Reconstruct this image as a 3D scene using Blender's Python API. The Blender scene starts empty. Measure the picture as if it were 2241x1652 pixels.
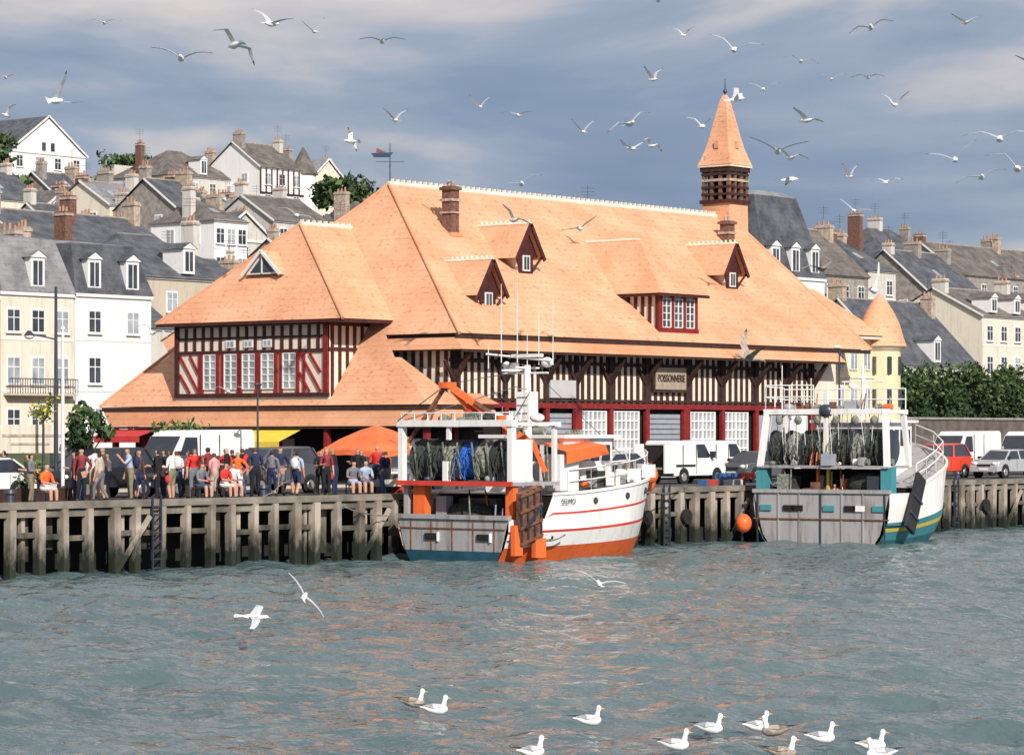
import bpy, bmesh, math, random
import numpy as np
from mathutils import Vector, Matrix
R=random.Random(7)
scene=bpy.context.scene
# ------------------------------------------------------------------ materials
MATS={}
def mat(name,col,rough=.7,var=.12,scale=3.0,bump=0.0,metal=0.0,col2=None,stretch=(1,1,1),spec=.3,detail=4):
    if name in MATS: return MATS[name]
    m=bpy.data.materials.new(name); m.use_nodes=True
    nt=m.node_tree; b=nt.nodes['Principled BSDF']
    b.inputs['Roughness'].default_value=rough; b.inputs['Metallic'].default_value=metal
    b.inputs['Specular IOR Level'].default_value=spec
    tc=nt.nodes.new('ShaderNodeTexCoord'); mp=nt.nodes.new('ShaderNodeMapping')
    mp.inputs['Scale'].default_value=stretch
    nz=nt.nodes.new('ShaderNodeTexNoise'); nz.inputs['Scale'].default_value=scale; nz.inputs['Detail'].default_value=detail
    cr=nt.nodes.new('ShaderNodeValToRGB')
    c2=col2 if col2 else tuple(min(1,c*(1+var)) for c in col)
    c1=col if col2 else tuple(c*(1-var) for c in col)
    cr.color_ramp.elements[0].position=.3; cr.color_ramp.elements[1].position=.7
    cr.color_ramp.elements[0].color=(*c1,1); cr.color_ramp.elements[1].color=(*c2,1)
    l=nt.links
    l.new(tc.outputs['Object'],mp.inputs['Vector']); l.new(mp.outputs[0],nz.inputs['Vector'])
    l.new(nz.outputs[0],cr.inputs[0]); l.new(cr.outputs[0],b.inputs['Base Color'])
    if bump:
        bp=nt.nodes.new('ShaderNodeBump'); bp.inputs['Strength'].default_value=bump; bp.inputs['Distance'].default_value=.05
        l.new(nz.outputs[0],bp.inputs['Height']); l.new(bp.outputs[0],b.inputs['Normal'])
    MATS[name]=m; return m
def streak(name,col,dirt,rough=.6,amt=.6,spec=.3):
    """paint or render with vertical weather streaks and blotches"""
    m=bpy.data.materials.new(name); m.use_nodes=True; nt=m.node_tree; l=nt.links; b=nt.nodes['Principled BSDF']
    b.inputs['Roughness'].default_value=rough; b.inputs['Specular IOR Level'].default_value=spec
    tc=nt.nodes.new('ShaderNodeTexCoord')
    mp=nt.nodes.new('ShaderNodeMapping'); mp.inputs['Scale'].default_value=(2.2,2.2,.28); n1=nt.nodes.new('ShaderNodeTexNoise'); n1.inputs['Scale'].default_value=1.6; n1.inputs['Detail'].default_value=6; n1.inputs['Roughness'].default_value=.65
    l.new(tc.outputs['Object'],mp.inputs[0]); l.new(mp.outputs[0],n1.inputs['Vector'])
    r=nt.nodes.new('ShaderNodeValToRGB'); r.color_ramp.elements[0].position=.5; r.color_ramp.elements[1].position=.72
    r.color_ramp.elements[0].color=(0,0,0,1); r.color_ramp.elements[1].color=(amt,amt,amt,1); l.new(n1.outputs[0],r.inputs[0])
    mx=nt.nodes.new('ShaderNodeMix'); mx.data_type='RGBA'; l.new(r.outputs[0],mx.inputs[0]); mx.inputs[6].default_value=(*col,1); mx.inputs[7].default_value=(*dirt,1)
    l.new(mx.outputs[2],b.inputs['Base Color']); MATS[name]=m; return m
def tile_mat(name,c1,c2,c3,row=.28,rough=.8,big=.35):
    m=bpy.data.materials.new(name); m.use_nodes=True; nt=m.node_tree; l=nt.links; b=nt.nodes['Principled BSDF']
    b.inputs['Roughness'].default_value=rough; b.inputs['Specular IOR Level'].default_value=.2
    tc=nt.nodes.new('ShaderNodeTexCoord')
    n1=nt.nodes.new('ShaderNodeTexNoise'); n1.inputs['Scale'].default_value=big; n1.inputs['Detail'].default_value=6; n1.inputs['Roughness'].default_value=.6
    mp=nt.nodes.new('ShaderNodeMapping'); mp.inputs['Scale'].default_value=(3,3,6)
    n2=nt.nodes.new('ShaderNodeTexNoise'); n2.inputs['Scale'].default_value=1.3; n2.inputs['Detail'].default_value=3
    l.new(tc.outputs['Object'],n1.inputs['Vector']); l.new(tc.outputs['Object'],mp.inputs[0]); l.new(mp.outputs[0],n2.inputs['Vector'])
    r1=nt.nodes.new('ShaderNodeValToRGB'); r1.color_ramp.elements[0].position=.35; r1.color_ramp.elements[1].position=.65
    r1.color_ramp.elements[0].color=(*c1,1); r1.color_ramp.elements[1].color=(*c2,1)
    l.new(n1.outputs[0],r1.inputs[0])
    r2=nt.nodes.new('ShaderNodeValToRGB'); r2.color_ramp.elements[0].position=.28; r2.color_ramp.elements[1].position=.44
    r2.color_ramp.elements[0].color=(*c3,1); r2.color_ramp.elements[1].color=(1,1,1,1)
    l.new(n2.outputs[0],r2.inputs[0])
    mx=nt.nodes.new('ShaderNodeMix'); mx.data_type='RGBA'; mx.blend_type='MULTIPLY'; mx.inputs[0].default_value=.75
    l.new(r1.outputs[0],mx.inputs[6]); l.new(r2.outputs[0],mx.inputs[7])
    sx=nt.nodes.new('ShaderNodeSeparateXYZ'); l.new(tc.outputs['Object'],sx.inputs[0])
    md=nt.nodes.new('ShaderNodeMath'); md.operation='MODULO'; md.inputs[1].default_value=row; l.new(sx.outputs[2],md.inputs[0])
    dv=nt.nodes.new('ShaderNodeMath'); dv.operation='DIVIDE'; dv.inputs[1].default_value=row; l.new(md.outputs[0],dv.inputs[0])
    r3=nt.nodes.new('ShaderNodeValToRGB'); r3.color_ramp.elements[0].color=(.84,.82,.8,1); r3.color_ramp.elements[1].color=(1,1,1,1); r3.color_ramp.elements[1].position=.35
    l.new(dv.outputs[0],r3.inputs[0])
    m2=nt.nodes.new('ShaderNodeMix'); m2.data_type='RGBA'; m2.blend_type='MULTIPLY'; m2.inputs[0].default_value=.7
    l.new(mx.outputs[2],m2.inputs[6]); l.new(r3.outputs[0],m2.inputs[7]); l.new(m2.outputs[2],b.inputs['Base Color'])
    bp=nt.nodes.new('ShaderNodeBump'); bp.inputs['Strength'].default_value=.2; bp.inputs['Distance'].default_value=.05
    l.new(n2.outputs[0],bp.inputs['Height']); l.new(bp.outputs[0],b.inputs['Normal'])
    MATS[name]=m; return m
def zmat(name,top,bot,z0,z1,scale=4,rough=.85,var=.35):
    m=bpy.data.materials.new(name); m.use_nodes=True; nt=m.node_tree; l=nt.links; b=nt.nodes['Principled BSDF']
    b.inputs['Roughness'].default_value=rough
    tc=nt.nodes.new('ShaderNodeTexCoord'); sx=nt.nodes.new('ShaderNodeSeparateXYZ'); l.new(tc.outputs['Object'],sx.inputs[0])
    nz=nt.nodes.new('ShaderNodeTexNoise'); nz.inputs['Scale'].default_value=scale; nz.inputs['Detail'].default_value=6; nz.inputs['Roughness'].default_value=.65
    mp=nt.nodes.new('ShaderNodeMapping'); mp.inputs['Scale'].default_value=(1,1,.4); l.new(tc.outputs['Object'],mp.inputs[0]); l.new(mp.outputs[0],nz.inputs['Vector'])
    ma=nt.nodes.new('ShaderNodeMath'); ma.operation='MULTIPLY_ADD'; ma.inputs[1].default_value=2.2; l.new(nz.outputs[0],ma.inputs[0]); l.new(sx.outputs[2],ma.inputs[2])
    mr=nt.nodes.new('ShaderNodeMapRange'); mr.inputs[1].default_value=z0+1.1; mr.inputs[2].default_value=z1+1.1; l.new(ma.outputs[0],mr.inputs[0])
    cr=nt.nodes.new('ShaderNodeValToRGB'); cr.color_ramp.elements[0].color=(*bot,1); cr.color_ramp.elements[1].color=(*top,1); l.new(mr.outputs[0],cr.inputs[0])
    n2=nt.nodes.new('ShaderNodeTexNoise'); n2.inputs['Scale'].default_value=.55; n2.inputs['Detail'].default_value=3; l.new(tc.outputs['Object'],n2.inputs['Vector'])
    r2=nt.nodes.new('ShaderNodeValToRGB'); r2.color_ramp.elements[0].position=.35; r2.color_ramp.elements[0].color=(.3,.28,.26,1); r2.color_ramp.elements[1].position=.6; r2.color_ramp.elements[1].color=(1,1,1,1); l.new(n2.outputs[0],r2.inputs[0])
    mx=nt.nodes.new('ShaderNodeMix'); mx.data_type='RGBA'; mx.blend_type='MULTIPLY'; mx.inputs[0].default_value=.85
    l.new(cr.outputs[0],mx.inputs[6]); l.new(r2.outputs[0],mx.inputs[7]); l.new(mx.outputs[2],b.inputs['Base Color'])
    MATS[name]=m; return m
# ------------------------------------------------------------------ mesh builder
class MB:
    def __init__(s): s.v=[];s.f=[];s.m=[];s.mats=[];s.M=None;s.smooth=set()
    def mi(s,m):
        if m not in s.mats: s.mats.append(m)
        return s.mats.index(m)
    def add(s,vs,fs,m,smooth=False):
        o=len(s.v)
        for p in vs:
            p=Vector(p)
            if s.M is not None: p=s.M@p
            s.v.append(p)
        k=s.mi(m)
        for f in fs:
            if smooth: s.smooth.add(len(s.f))
            s.f.append([o+i for i in f]); s.m.append(k)
    def quad(s,p,m): s.add(p,[list(range(len(p)))],m)
    def box(s,x0,x1,y0,y1,z0,z1,m):
        s.add([(x0,y0,z0),(x1,y0,z0),(x1,y1,z0),(x0,y1,z0),(x0,y0,z1),(x1,y0,z1),(x1,y1,z1),(x0,y1,z1)],
        [(0,3,2,1),(4,5,6,7),(0,1,5,4),(1,2,6,5),(2,3,7,6),(3,0,4,7)],m)
    def beam(s,p,q,w,h,m):
        p=Vector(p);q=Vector(q);d=(q-p).normalized();u=Vector((0,0,1))
        if abs(d.z)>.95:u=Vector((0,1,0))
        a=d.cross(u).normalized()*w/2;b=a.cross(d).normalized()*h/2
        s.add([p-a-b,p+a-b,p+a+b,p-a+b,q-a-b,q+a-b,q+a+b,q-a+b],[(0,3,2,1),(4,5,6,7),(0,1,5,4),(1,2,6,5),(2,3,7,6),(3,0,4,7)],m)
    def cyl(s,p,q,r0,r1,m,n=8,cap=True):
        p=Vector(p);q=Vector(q);d=(q-p).normalized();u=Vector((0,0,1))
        if abs(d.z)>.9:u=Vector((1,0,0))
        a=d.cross(u).normalized();b=a.cross(d).normalized()
        vs=[];
        for c,r in((p,r0),(q,r1)):
            for i in range(n):
                t=2*math.pi*i/n; vs.append(c+a*r*math.cos(t)+b*r*math.sin(t))
        s.add(vs,[(i,(i+1)%n,n+(i+1)%n,n+i) for i in range(n)],m,True)
        if cap: s.add(vs,[tuple(range(n))[::-1],tuple(range(n,2*n))],m)
    def ell(s,c,rx,ry,rz,m,n=10,k=6,rot=None):
        vs=[];fs=[]
        c=Vector(c)
        for j in range(k+1):
            ph=-math.pi/2+math.pi*j/k
            for i in range(n):
                t=2*math.pi*i/n
                p=Vector((rx*math.cos(ph)*math.cos(t),ry*math.cos(ph)*math.sin(t),rz*math.sin(ph)))
                if rot is not None:p=rot@p
                vs.append(c+p)
        for j in range(k):
            for i in range(n): fs.append((j*n+i,j*n+(i+1)%n,(j+1)*n+(i+1)%n,(j+1)*n+i))
        s.add(vs,fs,m,True)
    def loft(s,rings,m,smooth=True,cap=True):
        n=len(rings[0]);vs=[p for r in rings for p in r];fs=[]
        for j in range(len(rings)-1):
            for i in range(n): fs.append((j*n+i,j*n+(i+1)%n,(j+1)*n+(i+1)%n,(j+1)*n+i))
        s.add(vs,fs,m,smooth)
        if cap: s.add(vs,[tuple(range(n))[::-1],tuple(range(len(vs)-n,len(vs)))],m)
    def leaves(s,c,r,n,size,ms,shell=.35):
        c=Vector(c)
        for i in range(n):
            d=Vector((R.gauss(0,1),R.gauss(0,1),R.gauss(0,1))).normalized()
            rr=(1-shell*R.random()**1.5)
            p=c+Vector((d.x*r[0],d.y*r[1],d.z*r[2]))*rr
            a=Vector((R.gauss(0,1),R.gauss(0,1),R.gauss(0,1))).normalized()
            b=a.cross(d+Vector((R.gauss(0,.4),R.gauss(0,.4),R.gauss(0,.4)))).normalized()
            z=size*(.6+.8*R.random()); m=ms[R.randrange(len(ms))]
            s.add([p-a*z,p+b*z*.6,p+a*z,p-b*z*.6],[(0,1,2,3)],m)
    def build(s,name,parent=None):
        me=bpy.data.meshes.new(name); me.from_pydata([tuple(v) for v in s.v],[],s.f)
        for m in s.mats: me.materials.append(m)
        me.polygons.foreach_set('material_index',s.m)
        sm=[i in s.smooth for i in range(len(s.f))]; me.polygons.foreach_set('use_smooth',sm)
        me.update(); o=bpy.data.objects.new(name,me); scene.collection.objects.link(o)
        if parent:o.parent=parent
        return o
def TM(x,y,z,h=0): return Matrix.Translation((x,y,z))@Matrix.Rotation(math.radians(h),4,'Z')
# ------------------------------------------------------------------ palette
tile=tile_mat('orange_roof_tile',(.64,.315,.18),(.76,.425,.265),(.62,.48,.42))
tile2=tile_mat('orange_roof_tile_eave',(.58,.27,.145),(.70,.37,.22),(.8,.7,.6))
slate=tile_mat('slate_roof',(.06,.066,.078),(.13,.137,.152),(.5,.5,.5),row=.35,rough=.6,big=.9)
slate2=tile_mat('slate_roof_brown',(.10,.09,.083),(.20,.178,.16),(.5,.5,.5),row=.35,rough=.7,big=.9)
slate3=tile_mat('slate_roof_light',(.17,.17,.185),(.30,.30,.31),(.6,.6,.6),row=.35,rough=.6,big=.9)
crest=mat('ridge_tile_pale',(.80,.68,.56),.8,.12,2)
cream=streak('cream_render',(.82,.71,.59),(.52,.40,.30),.85,.5)
timber=mat('dark_timber',(.05,.026,.022),.7,.3,5)
redt=mat('red_painted_timber',(.23,.022,.022),.55,.25,4)
redd=mat('red_dark_timber',(.065,.02,.02),.6,.3,4)
white=mat('white_paint',(.80,.79,.77),.5,.05,3)
glass=mat('window_glass',(.05,.06,.075),.08,.5,.8,spec=.6)
glassl=mat('window_glass_pale',(.33,.36,.39),.15,.35,.9,spec=.6)
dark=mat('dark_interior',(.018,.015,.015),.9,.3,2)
brick=mat('brick_chimney',(.17,.09,.068),.85,.4,6,.3)
brickp=mat('brick_pale',(.42,.34,.27),.85,.35,4,.3)
shutterg=mat('grey_shutter',(.32,.34,.38),.5,.08,3)
# ------------------------------------------------------------------ fish market
mk=bpy.data.objects.new('fish_market_hall',None); scene.collection.objects.link(mk)
rf=MB()
P1=(45.6,23.3,17.0);P2=(75.3,23.3,17.0)
N=[(39.5,13.6,9.25),(74.9,13.6,9.25)]
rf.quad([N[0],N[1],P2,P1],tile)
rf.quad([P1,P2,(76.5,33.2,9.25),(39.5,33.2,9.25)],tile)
rf.quad([(36.9,13.2,5.95),(38.65,16.8,8.17),(39.5,18.1,9.25),(39.5,13.6,9.25),P1,(39.5,33.0,9.25),(38.9,31.9,8.5),(36.9,34.8,5.95)][::-1],tile)
rf.quad([(36.9,13.2,5.95),(39.3,13.2,5.95),(39.1,16.8,8.17),(38.65,16.8,8.17)],tile)
rf.quad([(36.9,34.8,5.95),(38.9,31.9,8.5),(60,31.9,8.5),(60,34.8,5.95)],tile)
rf.quad([(39.3,13.2,5.95),(39.1,16.8,8.17),(39.1,16.8,5.9),(39.3,13.2,5.9)],timber)
rf.quad([(74.8,14.2,9.25),(76.4,33,9.25),(75.2,23.3,16.9)],cream)
rf.cyl(P1,P2,.14,.14,crest,8)
for a,b in((P1,N[0]),(P1,(36.9,34.8,5.95)),(P2,N[1])): rf.cyl(a,b,.09,.09,tile2,6)
x=45.8
while x<75: rf.box(x,x+.08,23.2,23.4,17.05,17.26,crest); x+=.42
rf.box(39.45,74.9,13.66,13.8,9.03,9.22,timber)
rf.box(39.62,39.74,13.8,18.0,9.03,9.22,timber)
rf.quad([(39.5,13.75,9.05),(39.2,13.15,8.5),(71.6,13.15,8.5),(71.6,13.75,9.05)],tile2)
rf.quad([(39.5,13.75,9.05),(39.5,18.0,9.05),(39.0,17.6,8.5),(39.2,13.15,8.5)],tile2)
rf.box(39.25,71.6,13.2,13.3,8.38,8.48,timber)
rf.quad([(39.2,13.3,8.44),(71.6,13.3,8.44),(71.6,14.5,8.9),(40,14.5,8.9)],timber)
rf.quad([(39.2,13.3,8.43),(40,14.5,8.9),(40,18.5,8.9),(39.0,17.6,8.43)],timber)
rf.box(36.95,37.05,13.3,34.7,5.72,5.92,timber)
rf.quad([(37.0,13.0,5.72),(37.0,34.6,5.72),(36.75,33.9,4.98),(36.6,12.85,4.98)],tile2)
rf.quad([(37.0,13.0,5.72),(36.6,12.85,4.98),(41.6,12.85,5.05),(41.6,13.2,5.72)],tile2)
rf.box(37.05,41.6,13.25,13.35,5.74,5.93,timber)
rf.quad([(39.3,13.2,6.0),(41.9,13.2,6.0),(41.9,14.3,6.5),(39.3,14.3,6.5)],tile2)
rf.box(36.7,36.85,13,34,4.86,4.97,timber)
rf.quad([(36.8,13,4.9),(41.6,13,4.9),(41.6,34,4.9),(36.8,34,4.9)],timber)
rf.build('roof',mk)
w=MB()
ya,yb_=18.1,30.4; xr=36.5; ez=9.95; xp,zp,yr=40.2,14.76,24.25
w.quad([(xr,ya,ez),(xr,yb_,ez),(xp,yr,zp)],tile)
w.quad([(xr,ya,ez),(xp,yr,zp),(44.4,yr,zp),(40.6,ya,ez)],tile)
w.quad([(xr,yb_,ez),(40.6,yb_,ez),(44.4,yr,zp),(xp,yr,zp)],tile)
w.cyl((xp,yr,zp),(44.2,yr,zp),.12,.12,crest,8)
w.cyl((xp,yr,zp),(xr,ya,ez),.08,.08,tile2,6);w.cyl((xp,yr,zp),(xr,yb_,ez),.08,.08,tile2,6)
for i in range(9): w.box(40.3+i*.42,40.37+i*.42,yr-.1,yr+.1,zp+.05,zp+.22,crest)
w.box(xr+.02,xr+.12,ya,yb_,ez-.16,ez-.02,redd);w.box(xr+.12,40.2,ya+.02,ya+.12,ez-.16,ez-.02,redd)
w.quad([(xr+.1,ya+.1,ez-.08),(xr+.1,yb_-.1,ez-.08),(40.5,yb_-.1,ez-.08),(40.5,ya+.1,ez-.08)],redd)
tx=38.0
w.quad([(tx,23.55,12.25),(tx,25.75,12.25),(tx,24.65,13.3)],white)
w.quad([(tx-.03,23.85,12.34),(tx-.03,25.45,12.34),(tx-.03,24.65,13.12)],glass)
w.beam((tx-.05,24.65,12.3),(tx-.05,24.65,13.1),.05,.05,white)
w.quad([(tx-.12,23.4,12.2),(tx-.12,24.65,13.38),(40.2,24.65,13.38),(38.4,23.4,12.2)],tile)
w.quad([(tx-.12,25.9,12.2),(38.4,25.9,12.2),(40.2,24.65,13.38),(tx-.12,24.65,13.38)],tile)
w.beam((tx-.13,23.4,12.22),(tx-.13,24.65,13.36),.08,.14,white);w.beam((tx-.13,25.9,12.22),(tx-.13,24.65,13.36),.08,.14,white)
w.build('wing_roof',mk)
ww=MB(); X=37.1; y0,y1=19.5,29.6
ww.box(X,40.5,y0,y1,6.1,9.86,cream)
def tb(ya,yb,za,zb,m=redd,d=.06): ww.box(X-d,X+.01,ya,yb,za,zb,m)
tb(y0-.03,y1+.03,6.35,6.55,redd,.10)
tb(y0,y1,9.74,9.86,redd,.09); tb(y0,y1,9.14,9.24,redd,.07); tb(y0,y1,8.45,8.6,redd,.08)
for i in range(18): tb(19.5+.58*i,19.66+.58*i,8.6,9.72,redd,.065)
tb(y0,y0+.28,6.5,9.8,redt,.12); tb(y1-.25,y1,6.5,9.8,redd,.11)
for yc in (22.0,23.4,24.65,25.85,27.25):
    tb(yc-.62,yc-.44,6.55,8.45,redt,.09); tb(yc+.44,yc+.62,6.55,8.45,redt,.09)
    ww.box(X-.03,X,yc-.44,yc+.44,6.75,8.4,glassl)
    for k in (-.42,0,.42): ww.box(X-.07,X-.03,yc+k-.04,yc+k+.04,6.75,8.4,white)
    for k in range(6): ww.box(X-.065,X-.03,yc-.42,yc+.42,6.73+k*.33,6.78+k*.33,white)
for yc in (23.4,24.65,25.85):
    ww.box(X-.08,X-.01,yc-.3,yc+.3,8.72,9.08,white); ww.box(X-.09,X-.08,yc-.22,yc-.03,8.78,9.02,glassl); ww.box(X-.09,X-.08,yc+.03,yc+.22,8.78,9.02,glassl)
for (a,b) in (((20.0,6.6),(21.3,8.4)),((20.0,7.5),(20.7,8.4)),((20.7,6.6),(21.35,7.5)),((29.3,8.4),(28.0,6.6)),((29.3,7.5),(28.6,6.6)),((28.6,8.4),(28.0,7.5))):
    ww.beam((X-.04,a[0],a[1]),(X-.04,b[0],b[1]),.11,.09,redt)
tb(27.87,28.0,6.55,8.45,redt,.085);tb(21.0,21.12,6.55,8.45,redt,.085)
for i in range(7): ww.box(37.2+i*.52,37.38+i*.52,y0-.06,y0+.01,6.3,9.8,redd)
ww.box(X-.1,40,y0-.08,y0,8.5,8.65,redd);ww.box(X-.1,40,y0-.08,y0,9.66,9.82,redd)
ww.build('wing_walls',mk)
fw=MB(); Y=14.4
fw.box(39.75,72.5,Y,Y+.3,5.95,9.0,cream)
fw.box(39.75,40.0,Y+.3,19,5.5,9.0,cream)
for i in range(9): fw.box(39.68,39.75,14.5+i*.5,14.68+i*.5,5.9,9,timber)
x=39.8
while x<70.2:
    fw.box(x,x+.17+.05*R.random(),Y-.07,Y,6.05,8.9,timber); x+=.47+.06*R.random()
fw.box(39.7,70.4,Y-.11,Y,7.95,8.12,timber); 
posts=[39.9,43.6,46.7,49.1,51.8,54.8,58.3,61.4,64.5,67.4,69.9]
for p in posts:
    fw.box(p,p+.24,Y-.16,Y,6.0,8.9,timber)
    fw.beam((p+.12,Y-.1,7.1),(p+.12,13.4,8.4),.18,.2,timber)
    fw.box(p-.02,p+.26,Y-.2,Y,2.3,5.95,redt)
    fw.beam((p+.12,Y-.12,7.0),(p+.9,Y-.12,8.0),.1,.14,timber);fw.beam((p+.12,Y-.12,7.0),(p-.66,Y-.12,8.0),.1,.14,timber)
fw.box(39.7,70.3,Y-.22,Y,5.85,6.1,redt)
fw.box(39.7,70.3,Y-.14,Y,6.18,6.3,timber)
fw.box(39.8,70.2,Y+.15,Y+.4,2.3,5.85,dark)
def gdoor(a,b,z0=2.5,z1=5.75):
    fw.box(a,b,Y-.02,Y+.1,z0,z1,glassl)
    n=6
    for k in range(n+1):
        xx=a+(b-a)*k/n; t=.06 if k in(0,3,6) else .035; fw.box(xx-t,xx+t,Y-.08,Y-.02,z0,z1,white)
    k=z0
    while k<z1+.05: fw.box(a,b,Y-.075,Y-.02,k-.035,k+.035,white); k+=.46
for a,b in ((49.5,51.6),(52.2,54.3),(58.75,60.9),(61.75,63.9)): gdoor(a,b)
gdoor(44,45.6,4.0,5.7)
fw.box(46.9,48.9,Y-.02,Y+.1,2.4,5.6,shutterg); fw.box(55.1,57.9,Y-.02,Y+.1,2.4,5.6,shutterg); fw.box(64.8,67.2,Y-.02,Y+.1,2.4,5.6,shutterg); fw.box(67.7,69.7,Y-.02,Y+.1,3,5.6,white)
for k in range(12):
    fw.box(46.9,48.9,Y-.04,Y-.02,2.5+k*.26,2.54+k*.26,slate);fw.box(55.1,57.9,Y-.04,Y-.02,2.5+k*.26,2.54+k*.26,slate)
for p in (48.95,57.95): fw.box(p,p+.5,Y-.24,Y-.03,2.3,5.85,redt)
board=mat('sign_board',(.36,.30,.23),.7,.15,4)
fw.box(47.0,49.0,Y-.22,Y-.12,6.35,7.2,mat('grey_board',(.5,.5,.5),.6,.08,2))
fw.box(55.3,58.2,Y-.26,Y-.17,6.7,8.1,timber); fw.box(55.45,58.05,Y-.30,Y-.26,6.85,7.95,board)
fw.build('front_wall',mk)
def text(s,loc,size,m,rot,parent,name='lettering',sx=1):
    c=bpy.data.curves.new(name,'FONT'); c.body=s; c.size=size; c.align_x='CENTER'; c.align_y='CENTER'; c.extrude=.01
    o=bpy.data.objects.new(name,c); scene.collection.objects.link(o); o.location=loc; o.rotation_euler=rot; o.scale=(sx,1,1)
    c.materials.append(m); o.parent=parent; return o
text('POISSONNERIE',(56.75,Y-.33,7.4),.52,mat('sign_letters_dark',(.05,.03,.02),.6),(math.pi/2,0,0),mk,'sign_lettering',.66)
ub=MB()
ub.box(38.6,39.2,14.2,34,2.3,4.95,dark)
for y in (13.4,16.5,19.5,22.6,25.7,28.8,31.6,33.7): ub.box(36.85,37.1,y-.12,y+.12,2.3,4.88,redt)
for y in (15,18,24,30): ub.box(38.5,38.6,y-.9,y+.9,2.5,4.4,mat('stall_pale_panel',(.55,.52,.48),.6,.2,2))
yel=mat('yellow_awning',(.80,.58,.07),.7,.08,2); reda=mat('red_awning',(.55,.05,.05),.7,.1,2)
ub.quad([(36.9,21.0,4.84),(36.9,25.6,4.84),(35.3,25.6,4.25),(35.3,21.0,4.25)],yel); ub.quad([(35.3,21,4.25),(35.3,25.6,4.25),(35.3,25.6,3.95),(35.3,21,3.95)],yel)
ub.quad([(36.9,30.6,4.84),(36.9,33.8,4.84),(35.6,33.8,4.5),(35.6,30.6,4.5)],reda); ub.quad([(35.6,30.6,4.5),(35.6,33.8,4.5),(35.6,33.8,4.2),(35.6,30.6,4.2)],reda)
ub.box(36.0,36.2,27,30,4.3,4.7,white)
ub.build('ground_floor_stalls',mk)
dm=MB()
def lucarne(xc,yf,za,ze,hw=1.0):
    yb=13.6+(za-9.25)/.799; ye=13.6+(ze-9.25)/.799
    for s in(-1,1):
        dm.quad([(xc,yf,za),(xc+s*hw*1.15,yf,ze-.15),(xc+s*hw*1.15,ye-.1,ze-.15),(xc,yb,za)],tile)
        dm.beam((xc,yf-.02,za-.06),(xc+s*hw*1.1,yf-.02,ze-.2),.08,.2,redd)
        dm.beam((xc+s*.5,yf+.3,ze-.7),(xc+s*hw,yf+.1,ze-.05),.08,.1,redd)
    dm.quad([(xc-hw,yf+.35,ze-.05),(xc+hw,yf+.35,ze-.05),(xc,yf+.35,za-.1)],redd)
    dm.box(xc-.55,xc+.55,yf+.36,ye,ze-1.0,ze+.2,cream)
    dm.box(xc-.55,xc+.55,yf+.3,yf+.36,ze-.9,ze+.1,redd)
    dm.box(xc-.28,xc+.28,yf+.26,yf+.3,ze-.75,ze+.02,white); dm.box(xc-.2,xc-.03,yf+.24,yf+.26,ze-.68,ze-.04,glass); dm.box(xc+.03,xc+.2,yf+.24,yf+.26,ze-.68,ze-.04,glass)
    dm.cyl((xc,yf,za),(xc,yb,za),.08,.08,crest,6)
    for i in range(int((yb-yf)/.3)): dm.box(xc-.06,xc+.06,yf+.1+i*.3,yf+.16+i*.3,za+.04,za+.2,crest)
lucarne(43.9,15.2,12.9,11.3);lucarne(49.5,17.4,15.0,13.4);lucarne(67.2,17.3,14.9,13.3)
x0,x1,ez2=55.5,59.8,11.7
A=(57.8,16.9,14.6);Bk=(57.8,20.3,14.6)
dm.quad([(x0,13.8,ez2),(x1,13.8,ez2),A],tile);dm.quad([(x0,13.8,ez2),A,Bk,(x0,16.75,ez2)],tile);dm.quad([(x1,13.8,ez2),(x1,16.75,ez2),Bk,A],tile)
dm.box(x0+.05,x1-.05,13.84,13.94,ez2-.15,ez2-.02,redd); dm.box(x0+.05,x0+.15,13.94,16.6,ez2-.15,ez2-.02,redd)
dm.box(55.95,59.2,14.3,17,9.4,ez2-.02,cream)
for k in range(5): dm.box(55.85,55.95,14.3+k*.45,14.45+k*.45,9.6,ez2,redd)
dm.box(55.85,59.3,14.2,14.3,9.7,9.95,redt)
for k in range(4): xx=56.0+k*1.02; dm.box(xx-.12,xx+.12,14.18,14.3,9.9,ez2,redt)
for k in range(3):
    xx=56.51+k*1.02; dm.box(xx-.38,xx+.38,14.24,14.3,10.0,11.5,glass)
    for t in(-.36,0,.36): dm.box(xx+t-.03,xx+t+.03,14.2,14.24,10,11.5,white)
    for t in range(5): dm.box(xx-.36,xx+.36,14.21,14.24,9.98+t*.36,10.02+t*.36,white)
dm.cyl(A,Bk,.09,.09,crest,6)
dm.build('dormers',mk)
ch=MB()
for cx_,cy_,z0,z1 in ((46.8,20.3,14.2,16.95),(71.9,21.2,14.9,16.7)):
    ch.box(cx_-.3,cx_+.3,cy_-.3,cy_+.3,z0,z1-.15,brick); ch.box(cx_-.38,cx_+.38,cy_-.38,cy_+.38,z1-.9,z1-.78,brickp); ch.box(cx_-.38,cx_+.38,cy_-.38,cy_+.38,z1-1.5,z1-1.42,brickp); ch.box(cx_-.4,cx_+.4,cy_-.4,cy_+.4,z1-.35,z1-.2,brick)
    ch.box(cx_-.42,cx_+.42,cy_-.42,cy_+.42,z0+.1,z0+.3,tile2)
    for s in(-.15,.15): ch.cyl((cx_+s,cy_,z1-.15),(cx_+s,cy_,z1+.12),.1,.09,brickp,8)
ch.build('chimneys',mk)
wv=MB(); px_,py_=45.7,23.3
metal=mat('dark_metal',(.08,.09,.12),.4,.1,4,metal=.6)
wv.cyl((px_,py_,17),(px_,py_,19.0),.035,.02,metal,6)
wv.cyl((px_-.5,py_+.5,18.1),(px_+.5,py_-.5,18.1),.02,.02,metal,5);wv.cyl((px_+.4,py_+.4,17.9),(px_-.4,py_-.4,17.9),.02,.02,metal,5)
wv.M=TM(px_-.25,py_+.3,18.4,-51)
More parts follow.
